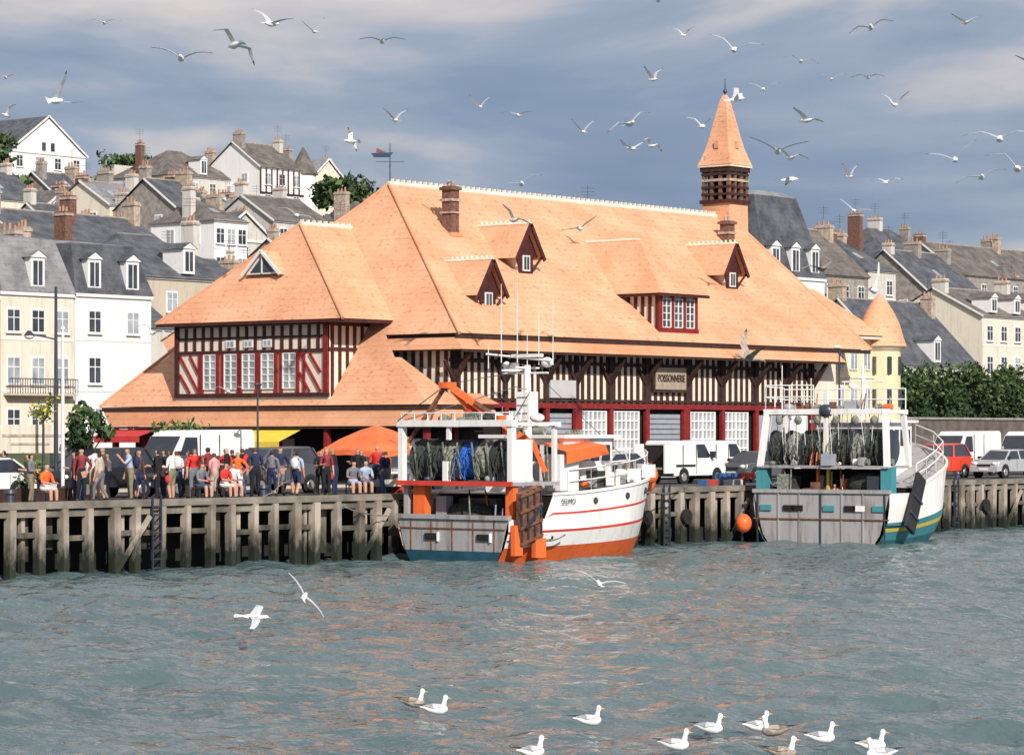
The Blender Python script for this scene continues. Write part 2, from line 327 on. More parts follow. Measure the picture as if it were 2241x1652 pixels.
wv.add([(-.55,-.04,.12),(.55,-.04,.16),(.35,-.04,-.08),(-.4,-.04,-.08),(-.55,.04,.12),(.55,.04,.16),(.35,.04,-.08),(-.4,.04,-.08)],[(0,1,2,3),(7,6,5,4),(0,4,5,1),(1,5,6,2),(2,6,7,3),(3,7,4,0)],mat('vane_dark_blue',(.025,.045,.09),.5))
wv.add([(-.3,-.02,.14),(.2,-.02,.16),(-.28,-.02,.38),(-.3,.02,.14),(.2,.02,.16),(-.28,.02,.38)],[(0,1,2),(5,4,3),(0,2,5,3),(1,4,5,2)],mat('vane_dull_red',(.20,.06,.05),.5))
wv.build('weather_vane',mk)
tw=MB(); tc_=(74.7,23.3)
def sq(h,z): return [(tc_[0]-h,tc_[1]-h,z),(tc_[0]+h,tc_[1]-h,z),(tc_[0]+h,tc_[1]+h,z),(tc_[0]-h,tc_[1]+h,z)]
def frus(a,z0,b,z1,m): tw.loft([sq(a,z0),sq(b,z1)],m,False)
frus(.98,13.5,.93,17.8,tile)
frus(1.05,17.75,1.05,17.95,redd)
for sx_ in(-.85,-.3,.3,.85):
    for sy_ in(-.85,-.3,.3,.85):
        if abs(sx_)>.5 or abs(sy_)>.5: tw.box(tc_[0]+sx_-.1,tc_[0]+sx_+.1,tc_[1]+sy_-.1,tc_[1]+sy_+.1,17.9,20.0,brick)
frus(.55,17.9,.55,19.9,dark)
for z in (18.2,18.6,19.0,19.35): frus(.98,z,.98,z+.14,timber if z!=19.0 else brickp)
frus(1.02,19.55,1.05,19.95,timber)
prof=[(1.14,19.92),(.98,20.35),(.80,20.9),(.62,21.7),(.42,22.7),(.2,23.75),(.08,24.0)]
tw.loft([sq(a,z) for a,z in prof],tile,False)
tw.box(tc_[0]-1.12,tc_[0]+1.12,tc_[1]-1.12,tc_[1]+1.12,19.82,19.9,crest)
tw.cyl((tc_[0],tc_[1],23.9),(tc_[0],tc_[1],24.9),.05,.02,metal,6);tw.ell((tc_[0],tc_[1],24.2),.13,.13,.13,metal,8,5)
for sx_,sy_ in ((-1,0),(0,-1)): tw.box(tc_[0]+sx_*.75-.14,tc_[0]+sx_*.75+.14,tc_[1]+sy_*.75-.14,tc_[1]+sy_*.75+.14,20.9,21.3,tile2)
tw.build('bell_turret',mk)

# ------------------------------------------------------------------ generic house
ycream=streak('wall_cream',(.74,.68,.57),(.45,.38,.30),.85,.6); wwhite=streak('wall_white',(.82,.81,.80),(.55,.52,.48),.85,.4); wbeige=streak('wall_beige',(.54,.47,.38),(.33,.28,.23),.85,.7); wgrey=mat('wall_grey_brick',(.30,.27,.245),.9,.3,2); wyellow=streak('wall_yellow',(.76,.64,.42),(.55,.43,.27),.85,.5)
wstone=streak('wall_pale_stone',(.60,.575,.53),(.32,.29,.26),.85,.7); wbrick=mat('wall_red_brick',(.26,.14,.10),.9,.3,3)
pot=mat('chimney_pot',(.36,.21,.15),.8,.25,4)
def house(name,x0,x1,y,dep,z0,ze,zr,kind,wall,roof,cols=3,st=3.0,dorm=0,chim=1,shut=None,side=True,bal=False):
    h=MB(); yb=y+dep; xm=(x0+x1)/2; ym=(y+yb)/2; o=.25
    h.box(x0,x1,y,yb,z0,ze,wall)
    h.box(x0-.1,x1+.1,y-.12,y,ze-.22,ze-.02,white if wall!=wgrey else wall)
    if kind=='mansard':
        i=.9*(zr-ze)/3.2
        lo=[(x0-.1,y-.15,ze),(x1+.1,y-.15,ze),(x1+.1,yb,ze),(x0-.1,yb,ze)]; hi=[(x0+i*.6,y+i,zr-.4),(x1-i*.6,y+i,zr-.4),(x1-i*.6,yb-i,zr-.4),(x0+i*.6,yb-i,zr-.4)]
        h.loft([lo,hi],roof,False); 
        h.loft([[(a[0],a[1],a[2]+.004) for a in hi],[(x0+i+.6,ym-.6,zr),(x1-i-.6,ym-.6,zr),(x1-i-.6,ym+.6,zr),(x0+i+.6,ym+.6,zr)]],slate3 if roof==slate else roof,False)
    elif kind=='gx':
        h.quad([(x0-o,y-o,ze-.1),(x1+o,y-o,ze-.1),(x1+o,ym,zr),(x0-o,ym,zr)],roof);h.quad([(x0-o,ym,zr),(x1+o,ym,zr),(x1+o,yb+o,ze-.1),(x0-o,yb+o,ze-.1)],roof)
        for xx in(x0,x1): h.quad([(xx,y,ze),(xx,yb,ze),(xx,ym,zr-.1)],wall)
        h.cyl((x0-o,ym,zr),(x1+o,ym,zr),.1,.1,wgrey,6)
        h.beam((x0-o,y-o,ze-.12),(x0-o,ym,zr-.04),.06,.16,white);
    elif kind=='gy':
        h.quad([(x0-o,y-o,ze-.1),(xm,y-o,zr),(xm,yb+o,zr),(x0-o,yb+o,ze-.1)],roof);h.quad([(x1+o,y-o,ze-.1),(x1+o,yb+o,ze-.1),(xm,yb+o,zr),(xm,y-o,zr)],roof)
        for yy in(y,yb): h.quad([(x0,yy,ze),(x1,yy,ze),(xm,yy,zr-.1)],wall)
        h.beam((x0-o,y-o,ze-.12),(xm,y-o,zr-.04),.06,.2,white);h.beam((x1+o,y-o,ze-.12),(xm,y-o,zr-.04),.06,.2,white)
        for dx in (-.7,.7) if x1-x0>8 else (0,):
            h.box(xm+dx-.4,xm+dx+.4,y-.05,y,ze+.1,ze+1.3,white);h.box(xm+dx-.3,xm+dx+.3,y-.07,y-.05,ze+.2,ze+1.2,glass)
    else:
        k=min(dep,x1-x0)/2*.9
        h.quad([(x0-o,y-o,ze-.1),(x1+o,y-o,ze-.1),(x1-k,ym,zr),(x0+k,ym,zr)],roof);h.quad([(x0-o,yb+o,ze-.1),(x0+k,ym,zr),(x1-k,ym,zr),(x1+o,yb+o,ze-.1)],roof)
        h.quad([(x0-o,y-o,ze-.1),(x0+k,ym,zr),(x0-o,yb+o,ze-.1)],roof);h.quad([(x1+o,y-o,ze-.1),(x1+o,yb+o,ze-.1),(x1-k,ym,zr)],roof)
        h.cyl((x0+k,ym,zr),(x1-k,ym,zr),.1,.1,slate3,6)
    def win(cx,zb,w=.9,hh=1.5,f='y'):
        gl=glass if R.random()<.7 else glassl
        if f=='y':
            h.box(cx-w/2-.09,cx+w/2+.09,y-.06,y,zb-.12,zb+hh+.1,white); h.box(cx-w/2,cx+w/2,y-.075,y-.06,zb,zb+hh,gl)
            h.box(cx-.03,cx+.03,y-.09,y-.075,zb,zb+hh,white);h.box(cx-w/2,cx+w/2,y-.088,y-.075,zb+hh*.62,zb+hh*.66,white)
            h.box(cx-w/2-.15,cx+w/2+.15,y-.16,y-.06,zb-.16,zb-.08,white)
            if shut: h.box(cx-w/2-.5,cx-w/2-.09,y-.08,y-.0,zb-.02,zb+hh,shut);h.box(cx+w/2+.09,cx+w/2+.5,y-.08,y-.0,zb-.02,zb+hh,shut)
        else:
            h.box(x0-.06,x0,cx-w/2-.09,cx+w/2+.09,zb-.12,zb+hh+.1,white); h.box(x0-.075,x0-.06,cx-w/2,cx+w/2,zb,zb+hh,gl)
            h.box(x0-.09,x0-.075,cx-.03,cx+.03,zb,zb+hh,white)
    n=max(1,int((ze-z0)/st))
    for i in range(n):
        zb=ze-st*(i+1)+.75
        for c in range(cols): 
            if R.random()<.9: win(x0+(x1-x0)*(c+.5)/cols,zb,hh=1.5 if i else 1.25)
        h.box(x0,x1,y-.03,y,zb-.55,zb-.42,white)
        if bal and i==1:
            h.box(x0+.2,x1-.2,y-.6,y,zb-.75,zb-.62,wbeige)
            for k in range(int((x1-x0)/.2)): h.box(x0+.2+k*.2,x0+.23+k*.2,y-.6,y-.57,zb-.62,zb+.25,metal)
            h.box(x0+.2,x1-.2,y-.61,y-.56,zb+.22,zb+.28,metal)
        if side and i<3:
            for c in range(max(1,int(dep/4))):
                if R.random()<.6: win(y+(c+.7)*dep/max(1,int(dep/4))*.8,zb,.8,1.3,'x')
    for d in range(dorm):
        cx=x0+(x1-x0)*(d+.5)/dorm; zt=min(ze+(zr-ze)*.62,ze+2.1)
        h.box(cx-.55,cx+.55,y-.02,y+2.0,ze+.25,zt,white); h.box(cx-.36,cx+.36,y-.045,y-.02,ze+.45,zt-.2,glass); h.box(cx-.03,cx+.03,y-.06,y-.045,ze+.4,zt-.2,white)
        h.quad([(cx-.75,y-.15,zt),(cx,y-.15,zt+.45),(cx,y+2.6,zt+.45),(cx-.75,y+2.2,zt)],roof);h.quad([(cx+.75,y-.15,zt),(cx+.75,y+2.2,zt),(cx,y+2.6,zt+.45),(cx,y-.15,zt+.45)],roof)
        h.quad([(cx-.7,y-.1,zt),(cx+.7,y-.1,zt),(cx,y-.1,zt+.42)],white)
    for c in range(chim):
        cx=x0+.5 if c==0 else (x1-.5 if c==1 else xm); cy=ym+R.uniform(-1,1); zt=zr+R.uniform(.4,1.4); bm=R.choice([brick,brickp,wgrey,wstone])
        sy=R.uniform(.45,.9)
        h.box(cx-.32,cx+.32,cy-sy,cy+sy,ze,zt,bm); h.box(cx-.39,cx+.39,cy-sy-.07,cy+sy+.07,zt-.3,zt-.12,brickp)
        for k in(-.6,0,.6): h.cyl((cx,cy+k*sy,zt),(cx,cy+k*sy,zt+R.uniform(.25,.5)),.12,.09,pot,7)
        if R.random()<.5:
            h.cyl((cx,cy,zt),(cx,cy,zt+1.8),.025,.02,metal,4)
            for q in range(3): h.cyl((cx-.4,cy+.3,zt+1.1+q*.25),(cx+.4,cy-.3,zt+1.1+q*.25),.015,.015,metal,4)
    if kind in('gx','hip') and R.random()<.7:
        t=.35; xx=x0+(x1-x0)*R.uniform(.3,.7); ya=y+dep/2*t; za=ze+(zr-ze)*t
        h.beam((xx,ya,za+.08),(xx,ya+.9,za+.08+.9*(zr-ze)/(dep/2)),.7,.06,glassl)
    return h.build(name)
house('terraced_house',45.5,52.3,60,10,2.3,12.8,16.2,'mansard',wbeige,slate,3,3.1,2,1)
house('terraced_house',52.5,58.3,60,10,2.3,13.1,16.8,'mansard',ycream,slate3,3,3.1,1,2,bal=True)
house('terraced_house',58.4,64.8,60,10,2.3,13.2,16.7,'mansard',wwhite,slate,2,3.1,2,1)
house('town_house',73.4,86.6,72,11,5,15.4,18.6,'hip',wbeige,slate,4,3.1,1,2)
house('town_house',66,72.5,66,11,2.5,11.6,15.2,'gx',wstone,slate,3,3.1,1,1)
house('long_slate_roof_house',76.8,91.3,85,9,9,18.2,20.9,'gx',wstone,slate,5,3.1,0,3)
house('town_house',66,73,80,9,7,18,19.6,'gx',wgrey,slate2,3,3.1,0,2)
house('hill_villa',167.5,179.5,190,10,30,38.0,42.4,'gy',wwhite,slate,4,2.6,0,1)
house('hill_house',178.8,190.3,175,10,28,35.1,38.4,'hip',wstone,slate2,4,2.8,1,2)
house('half_timbered_villa',189,196.4,170,9,28,36.4,39.6,'gx',wwhite,slate2,3,2.8,0,2)
hv=MB(); 
for k in range(9): hv.box(188.9+k*.95,189.05+k*.95,169.85,169.95,33.3,36.3,timber)
hv.box(188.9,196.5,169.85,169.95,33.2,33.4,timber); hv.cyl((197.5,171,28),(197.5,171,36),1.6,1.6,wwhite,12); hv.cyl((197.5,171,36),(197.5,171,39.4),1.9,.05,slate2,12)
hv.build('hillside_turret_villa')
house('half_timbered_villa',199,207,172,9,28,35.0,38.4,'gy',cream,slate3,3,2.8,0,2)
house('hill_house',125.9,130.9,120,8,17,25.4,28.2,'gx',wgrey,slate,2,2.8,0,2)
house('hill_house',120.8,124.9,110,8,14,23.5,25.4,'hip',wwhite,slate2,3,2.8,0,2)
house('hill_house',133.6,141.1,115,8,15,24.4,26.9,'gx',wstone,slate2,3,2.8,0,1)
house('hill_house',127.1,133.3,130,8,19,26.2,28.6,'gx',ycream,slate3,2,2.8,0,2)
house('tall_town_house',110.9,118.6,45,6,2.3,16.0,22.3,'mansard',wwhite,slate,3,3.2,3,1)
house('town_house',100.5,106.5,52,4,2.3,16.2,19.6,'gx',wstone,slate,3,3.2,0,3)
house('town_house',144.7,158.1,55,11,2.3,10.4,16.0,'gx',wstone,slate,5,3,1,2)
house('town_house',156.8,164.4,70,10,4,18.9,23.3,'gx',wgrey,slate2,3,3,0,2)
house('town_house',172.4,177.3,75,10,5,20.1,23.2,'hip',wstone,slate,2,3,0,2)
house('town_house',167.6,180.2,60,10,2.3,15.3,17.9,'gx',ycream,slate2,5,3,3,2)
house('town_house',191.5,202.3,80,10,6,19,23.3,'gx',wgrey,slate,4,3,0,3)
house('town_house',223.3,255.6,95,10,8,22.5,26.3,'gx',wgrey,slate2,9,3,0,4)
house('town_house',221.8,236,104,10,9,24.6,28.4,'hip',wbeige,slate,4,3,0,3)
walls=[wbeige,ycream,wgrey,wwhite,wstone,wgrey,wwhite,wstone,wbrick]; roofs=[slate,slate2,slate,slate3,slate2,slate]
def hz(v): return 2.3 if v<55 else (2.3+(v-55)*31.2/135 if v<190 else 33.5)
for v in (96,106,118,128,139,150,160):
    x=(v+73)*.86-64+R.uniform(0,4); xe=(v+73)*1.15-64
    while x<xe:
        wd=R.uniform(4,9); g=hz(v)-1; hh=R.uniform(5.0,6.8) if v<140 else R.uniform(3.0,4.4)
        if (v>105 or x>95) and R.random()<.88:
            house('hillside_house',x,x+wd,v+R.uniform(-3,3),R.uniform(6.5,9),g,g+hh,g+hh+R.uniform(1.6,3.0),R.choice(['gx','gx','hip','gy']),R.choice(walls),R.choice(roofs),max(1,int(wd/2.2)),2.7,0,R.choice([0,1,2]))
        x+=wd+R.uniform(.3,5)
rw=[wgrey,wbeige,wstone,wgrey,wbrick,wgrey,wstone,ycream]
for v in (66,84,98,112):
    x=(v+73)*1.33-64; xe=(v+73)*1.95-64
    while x<xe:
        wd=R.uniform(4,9); g=hz(v)-1; hh=R.uniform(8,11.5) if v<90 else R.uniform(7,11)
        if not(v==66 and x<122): house('distant_town_house',x,x+wd,v+R.uniform(-3,3)+9,8,g,g+hh,g+hh+R.uniform(2,3.8),R.choice(['gx','gx','hip','mansard','gy']),R.choice(rw),R.choice([slate,slate2,slate]),max(1,int(wd/2.2)),2.9,R.choice([0,2]),R.choice([1,2,3]))
        x+=wd+R.uniform(.1,2.5)
an=MB()
an.box(73.2,78.7,15.9,27,2.3,10.2,wyellow)
an.quad([(72.8,15.3,10.15),(79.2,15.3,10.15),(78.2,19.5,12.9),(72.8,19.5,12.9)],tile); an.quad([(79.2,15.3,10.15),(79.2,27.5,10.15),(78.2,23,12.9),(78.2,19.5,12.9)],tile)
an.box(72.9,79.1,15.4,15.9,9.95,10.12,crest)
for i in range(4):
    for z in (3.2,6.0,8.2):
        xx=73.9+i*1.35; an.box(xx-.4,xx+.4,15.82,15.9,z,z+1.3,white); an.box(xx-.3,xx+.3,15.8,15.82,z+.08,z+1.22,glassl); an.box(xx-.03,xx+.03,15.78,15.8,z,z+1.3,white)
an.box(73.1,78.8,15.84,15.9,7.75,7.9,crest)
an.build('yellow_annex_building')
tr=MB(); 
tr.cyl((79.9,16.2,2.3),(79.9,16.2,9.4),1.2,1.2,wyellow,20); tr.cyl((79.9,16.2,9.35),(79.9,16.2,9.6),1.25,1.5,crest,20)
tr.loft([[(79.9+r*math.cos(t*math.pi/10),16.2+r*math.sin(t*math.pi/10),z) for t in range(20)] for r,z in ((1.55,9.6),(1.38,10.1),(1.15,10.9),(.8,11.6),(.42,12.2),(.05,12.6))],tile)
for a in (200,240,280):
    for z in (4,6.2,8.0):
        c,s=math.cos(math.radians(a)),math.sin(math.radians(a)); q=Vector((79.9+1.22*c,16.2+1.22*s,z)); tr.beam(q,q+Vector((0,0,1)),.3,.1,glass)
tr.build('round_corner_turret')

# ------------------------------------------------------------------ ground, quay, water
asph=mat('asphalt',(.075,.072,.07),.9,.25,1.5,.1)
terr=mat('hillside_grass',(.05,.075,.03),.95,.2,.2,col2=(.12,.12,.07))
gm=MB()
ysr=[.35,12,30,55]+list(range(60,200,10))+[260,500,1200,4000]
xsr=[-3000,-800,-200,-60,0,40,80,120,160,200,240,300,400,800,3000]
vs=[(x,y,2.3 if y<=55 else (hz(y)+R.uniform(-.4,.4) if y<200 else 33.5+(y-190)*.01)) for y in ysr for x in xsr]; n=len(xsr)
for j in range(len(ysr)-1):
    for i in range(n-1):
        a=j*n+i; gm.add([vs[a],vs[a+1],vs[a+n+1],vs[a+n]],[(0,1,2,3)],asph if ysr[j]<50 else terr)
gm.build('ground')
pv=MB(); pv.box(-60,140,.36,1.0,2.3,2.304,mat('quay_edge_stone',(.30,.27,.23),.9,.2,2,.2)); pv.build('quay_edge_pavement')
road=MB()
road.quad([(-60,46,2.304),(140,46,2.304),(140,54,2.304),(-60,54,2.304)],mat('road_asphalt',(.05,.05,.052),.9,.2,1)); 
for i in range(30): road.quad([(-60+i*6,49.9,2.308),(-57+i*6,49.9,2.308),(-57+i*6,50.05,2.308),(-60+i*6,50.05,2.308)],white)
road.build('street_road')
kb=MB(); kb.box(-20,36,12.2,12.4,2.3,2.42,wbeige); kb.box(-20,36,12.4,13.6,2.3,2.41,mat('pavement_stone',(.22,.2,.18),.9,.15,1)); kb.build('market_pavement')
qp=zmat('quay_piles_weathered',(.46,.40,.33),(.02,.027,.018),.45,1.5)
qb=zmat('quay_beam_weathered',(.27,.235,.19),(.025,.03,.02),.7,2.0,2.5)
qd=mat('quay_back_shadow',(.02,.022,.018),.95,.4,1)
q=MB()
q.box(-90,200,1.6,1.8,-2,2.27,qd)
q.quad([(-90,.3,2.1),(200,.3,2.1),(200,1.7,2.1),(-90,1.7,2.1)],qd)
q.box(-90,200,-.28,.34,2.13,2.36,mat('quay_cap_concrete',(.20,.18,.15),.9,.5,1.2,.3)); 
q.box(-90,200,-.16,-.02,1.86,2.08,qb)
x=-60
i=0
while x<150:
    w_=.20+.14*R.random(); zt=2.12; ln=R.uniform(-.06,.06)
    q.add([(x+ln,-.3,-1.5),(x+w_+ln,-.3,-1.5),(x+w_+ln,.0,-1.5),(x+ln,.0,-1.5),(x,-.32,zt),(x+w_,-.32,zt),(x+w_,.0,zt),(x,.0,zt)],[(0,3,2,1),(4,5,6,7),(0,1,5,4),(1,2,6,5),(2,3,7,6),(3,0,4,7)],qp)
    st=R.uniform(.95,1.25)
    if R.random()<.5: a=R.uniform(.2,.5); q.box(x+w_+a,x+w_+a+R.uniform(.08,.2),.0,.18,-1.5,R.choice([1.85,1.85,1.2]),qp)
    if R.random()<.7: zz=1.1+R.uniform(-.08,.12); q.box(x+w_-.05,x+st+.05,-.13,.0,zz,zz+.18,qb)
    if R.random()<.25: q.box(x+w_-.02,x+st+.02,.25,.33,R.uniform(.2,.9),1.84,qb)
    if i%11==4: q.beam((x,-.38,-.1),(x+1.6,-.38,1.8),.1,.16,qp)
    x+=st; i+=1
for x in (-6,6.5,36.2,60):
    for dx in(0,.4): q.box(x+dx,x+dx+.05,-.42,-.36,-.5,2.5,metal)
    for k in range(9): q.box(x+.05,x+.4,-.41,-.37,-.3+k*.3,-.25+k*.3,metal)
tyre=mat('tyre_rubber',(.02,.02,.02),.8,.2,5)
for x in (35,37.8,55.5,63):
    q.cyl((x,-.5,1.1),(x,-.34,1.1),.32,.32,tyre,16); q.cyl((x,-.51,1.1),(x,-.5,1.1),.16,.16,qd,12); q.cyl((x,-.42,1.42),(x,-.3,2.2),.02,.02,metal,4)
q.build('timber_quay_wall')
bl=MB()
for x in (1,13,24,36,47,62): bl.cyl((x,.6,2.3),(x,.6,2.65),.16,.13,metal,10); bl.cyl((x,.6,2.65),(x,.6,2.76),.22,.2,metal,10)
bl.build('mooring_bollards')
wm=bpy.data.materials.new('harbour_water'); wm.use_nodes=True; nt=wm.node_tree; l=nt.links; b=nt.nodes['Principled BSDF']
b.inputs['Roughness'].default_value=.07; b.inputs['IOR'].default_value=1.33
tc=nt.nodes.new('ShaderNodeTexCoord')
def nz(scale,det,st,rot=0.9):
    mp=nt.nodes.new('ShaderNodeMapping'); mp.inputs['Scale'].default_value=st; mp.inputs['Rotation'].default_value=(0,0,rot)
    a=nt.nodes.new('ShaderNodeTexNoise'); a.inputs['Scale'].default_value=scale; a.inputs['Detail'].default_value=det
    l.new(tc.outputs['Object'],mp.inputs[0]); l.new(mp.outputs[0],a.inputs['Vector']); return a
n1=nz(2.0,3,(1,.8,1)); n2=nz(.07,3,(1,1,1)); n3=nz(6,2,(1,.7,1),.6)
ad=nt.nodes.new('ShaderNodeMath'); ad.operation='MULTIPLY_ADD'; ad.inputs[1].default_value=.2; l.new(n3.outputs[0],ad.inputs[0]); l.new(n1.outputs[0],ad.inputs[2])
bp=nt.nodes.new('ShaderNodeBump'); bp.inputs['Strength'].default_value=1; bp.inputs['Distance'].default_value=.17; l.new(ad.outputs[0],bp.inputs['Height']); l.new(bp.outputs[0],b.inputs['Normal'])
cr=nt.nodes.new('ShaderNodeValToRGB'); cr.color_ramp.elements[0].color=(.068,.112,.12,1); cr.color_ramp.elements[1].color=(.10,.148,.15,1); cr.color_ramp.elements[0].position=.35; cr.color_ramp.elements[1].position=.65
l.new(n2.outputs[0],cr.inputs[0]); l.new(cr.outputs[0],b.inputs['Base Color'])
# water sheet with a real wave-displaced harbour basin
X0,X1,Y0,Y1,st=-50.0,150.0,-76.0,1.7,.21
nx=int((X1-X0)/st)+1; ny=int((Y1-Y0)/st)+1
gx,gy=np.meshgrid(np.linspace(X0,X1,nx),np.linspace(Y0,Y1,ny)); zz=np.zeros_like(gx); rs=np.random.RandomState(3)
wob=.8*np.sin(gx*.31+gy*.17)+.7*np.sin(gx*-.19+gy*.37+1.7)
for k in range(60):
    lam=.75*(4.2/.75)**rs.rand(); th=math.radians(39)+rs.randn()*.65; ph=rs.rand()*6.28; am=.0068*lam**.95
    a=2*math.pi/lam*(gx*math.cos(th)+gy*math.sin(th))+ph+wob*(rs.rand()+.4)*1.2
    zz+=am*(1-2*np.abs(np.sin(a/2))) if k%2==0 else am*np.sin(a)
patch=.85+.22*np.sin(gx*.11+1.3*np.sin(gy*.07))*np.sin(gy*.13+gx*.05)
ed=np.clip(np.minimum.reduce([gx-X0,X1-gx,gy-Y0])/4,0,1)
zz=zz*patch*ed
me=bpy.data.meshes.new('harbour_water')
vv=np.stack([gx,gy,zz],-1).reshape(-1,3).tolist(); idx=np.arange(nx*ny).reshape(ny,nx)
ff=np.stack([idx[:-1,:-1],idx[:-1,1:],idx[1:,1:],idx[1:,:-1]],-1).reshape(-1,4).tolist()
o=len(vv); B_=3000
vv+=[(-B_,-B_,0),(B_,-B_,0),(B_,Y0,0),(-B_,Y0,0),(-B_,Y1,0),(X0,Y1,0),(X0,Y0,0),(X1,Y0,0),(B_,Y1,0),(X1,Y1,0)]
ff+=[[o,o+1,o+2,o+3],[o+3,o+6,o+5,o+4],[o+7,o+2,o+8,o+9]]
me.from_pydata(vv,[],ff); me.polygons.foreach_set('use_smooth',[True]*len(ff)); me.materials.append(wm); me.update()
scene.collection.objects.link(bpy.data.objects.new('harbour_water',me))

# ------------------------------------------------------------------ vegetation
lf=[mat('leaf_dark',(.022,.045,.018),.7,.3,2),mat('leaf_mid',(.045,.085,.03),.7,.3,2),mat('leaf_light',(.09,.14,.045),.7,.3,2)]
bark=mat('bark',(.10,.075,.05),.9,.3,5,.4)
def tree(name,x,y,z,h,r,n=900,size=.22,clumps=9,lm=lf):
    t=MB(); top=(x+R.uniform(-.2,.2),y,z+h*.62)
    t.cyl((x,y,z-.3),top,.035*h,.018*h,bark,8)
    for k in range(clumps):
        a=R.uniform(0,6.28); rr=r*R.uniform(.25,.75); c=(x+rr*math.cos(a),y+rr*math.sin(a),z+h*R.uniform(.48,.88))
        t.cyl((x,y,z+h*R.uniform(.3,.5)),c,.012*h,.005*h,bark,5)
        q_=r*R.uniform(.3,.5); t.leaves(c,(q_,q_,q_*.75),n//clumps,size,lm[:2] if c[2]<z+h*.62 else lm,.8)
    return t.build(name)
hd=MB(); hd.box(107.5,139,33.0,34.4,4,8.6,lf[0])
for k in range(210):
    c=(R.uniform(107,140),R.uniform(31.7,33.4),R.uniform(5.9,9.2)); rr=R.uniform(.5,1.1); hd.leaves(c,(rr,.8,rr*.8),42,.17,lf if c[2]>7 else lf[:2],.5)
hd.build('clipped_hedge')
wl=MB(); wl.box(100,150,30.8,31.1,2.3,5.6,mat('old_wall_dark',(.13,.11,.095),.9,.3,1.5,.2)); wl.box(100,150,30.7,31.2,5.6,5.75,wgrey); wl.build('stone_garden_wall')
tree('quay_tree',9.6,6.2,2.3,3.6,1.2,900,.13)
tree('street_tree',17.5,9.6,2.3,3.2,1.4,900,.12,lm=[mat('leaf_olive_light',(.13,.16,.06),.8),lf[1],lf[2]])
tree('hill_tree',183,152,27.5,6.2,4.2,1600,.42,12)
tree('hill_tree',187.5,151,27,5.4,3.2,1200,.42,9)
tree('hill_tree',160.5,186,31,8.5,3.2,1200,.4,10)
tree('hill_tree',147,165,26,6,3.2,1000,.45,9)
for k in range(22):
    v=R.uniform(125,188); xx=(v+73)*R.uniform(.9,1.13)-64
    tree('hillside_tree',xx,v,hz(v)-.5,R.uniform(3.0,4.8),R.uniform(1.6,3),450,.38,7)
for xx,v,h_ in ((128,46,7.5),(141,52,8),(163,57,9),(138,62,10),(186,66,12),(150,68,13)):
    tree('town_tree',xx,v,hz(v),h_,h_*.33,900,.3,10)
vw=MB(); vw.box(180.5,192,186,186.5,32,36.9,wstone)
for k in range(60): vw.leaves((R.uniform(180,192),R.uniform(186.5,188),R.uniform(36.3,38)),(1,.8,.8),25,.3,lf,.6)
vw.build('hilltop_garden_wall')
pl=MB()
flow=[mat('flower_yellow',(.75,.6,.08),.7),mat('leaf_olive',(.16,.20,.06),.8)]
for k in range(9): pl.leaves((1.0+R.uniform(0,4.2),2.6+R.uniform(0,.8),2.9+R.uniform(0,.7)),(.5,.4,.4),90,.07,[lf[1],lf[2],flow[1],flow[1],flow[0]] if k%3==0 else [lf[1],lf[2],flow[1]],.7)
pl.box(.8,5.4,2.4,3.4,2.3,2.75,timber)
pl.build('flower_planter')
hb=MB()
for k in range(5): 
    c=(6.4+.3*R.uniform(-1,1),5.0+.3*R.uniform(-1,1),5.6+.5*R.uniform(-1,1)); hb.leaves(c,(.35,.35,.35),60,.07,[lf[2],flow[0],flow[1]],.7)
hb.cyl((6.4,5,2.3),(6.4,5,5.6),.05,.04,metal,6); hb.build('flower_basket_post')

# ------------------------------------------------------------------ street furniture
lp=MB(); lp.cyl((5.5,3,2.3),(5.5,3,8.2),.07,.05,white,8); lp.cyl((5.5,3,2.3),(5.5,3,2.7),.12,.09,white,8); lp.ell((5.5,3,8.25),.08,.08,.08,white); lp.build('white_flag_pole')
sl=MB(); sl.cyl((7.9,6,2.3),(7.9,6,9.9),.09,.05,metal,8); sl.cyl((7.9,6,2.3),(7.9,6,3.1),.15,.11,metal,8)
sl.cyl((7.9,6,8.0),(7.35,6.68,8.2),.035,.03,metal,6); sl.ell((7.3,6.75,8.12),.18,.18,.12,white,8,5); sl.cyl((7.3,6.75,8.15),(7.3,6.75,8.32),.2,.06,metal,8)
sl.build('street_lamp')
sl=MB(); sl.cyl((17.9,5.6,2.3),(17.9,5.6,6.4),.05,.035,metal,8); sl.cyl((17.9,5.6,6.4),(17.5,5.2,6.55),.03,.03,metal,6); sl.ell((17.4,5.1,6.5),.2,.12,.07,metal,8,5); sl.build('street_lamp')
sl=MB(); sl.cyl((66,10,2.3),(66,10,9.0),.06,.04,metal,8); sl.cyl((66,10,9),(65.2,9.6,9.15),.03,.03,metal,6); sl.ell((65,9.5,9.1),.3,.14,.08,white,8,5); sl.build('street_lamp')
sg=MB(); sg.cyl((8.2,9,2.3),(8.2,9,4.3),.05,.05,metal,6);sg.cyl((10.4,9,2.3),(10.4,9,4.3),.05,.05,metal,6)
sg.box(7.6,11.2,8.9,9.0,3.9,4.95,ycream); sg.box(7.9,10.9,8.88,8.9,4.5,4.6,brickp); sg.box(8.3,10.2,8.88,8.9,4.2,4.28,brickp); sg.build('cafe_sign_board')
pa=MB(); ora=mat('orange_canvas',(.78,.17,.06),.75,.18,1.5)
cx_,cy_=24.1,5.0; zt,ze_=4.95,4.0; hw=1.75
nn=16
def prc(r,z,sag):
    o=[]
    for i in range(nn):
        a=2*math.pi*i/nn; k=1/max(abs(math.cos(a)),abs(math.sin(a)))*.86+.14
        o.append((cx_+r*k*math.cos(a),cy_+r*k*math.sin(a),z+sag*(k-1)+.035*math.sin(a*8)))
    return o
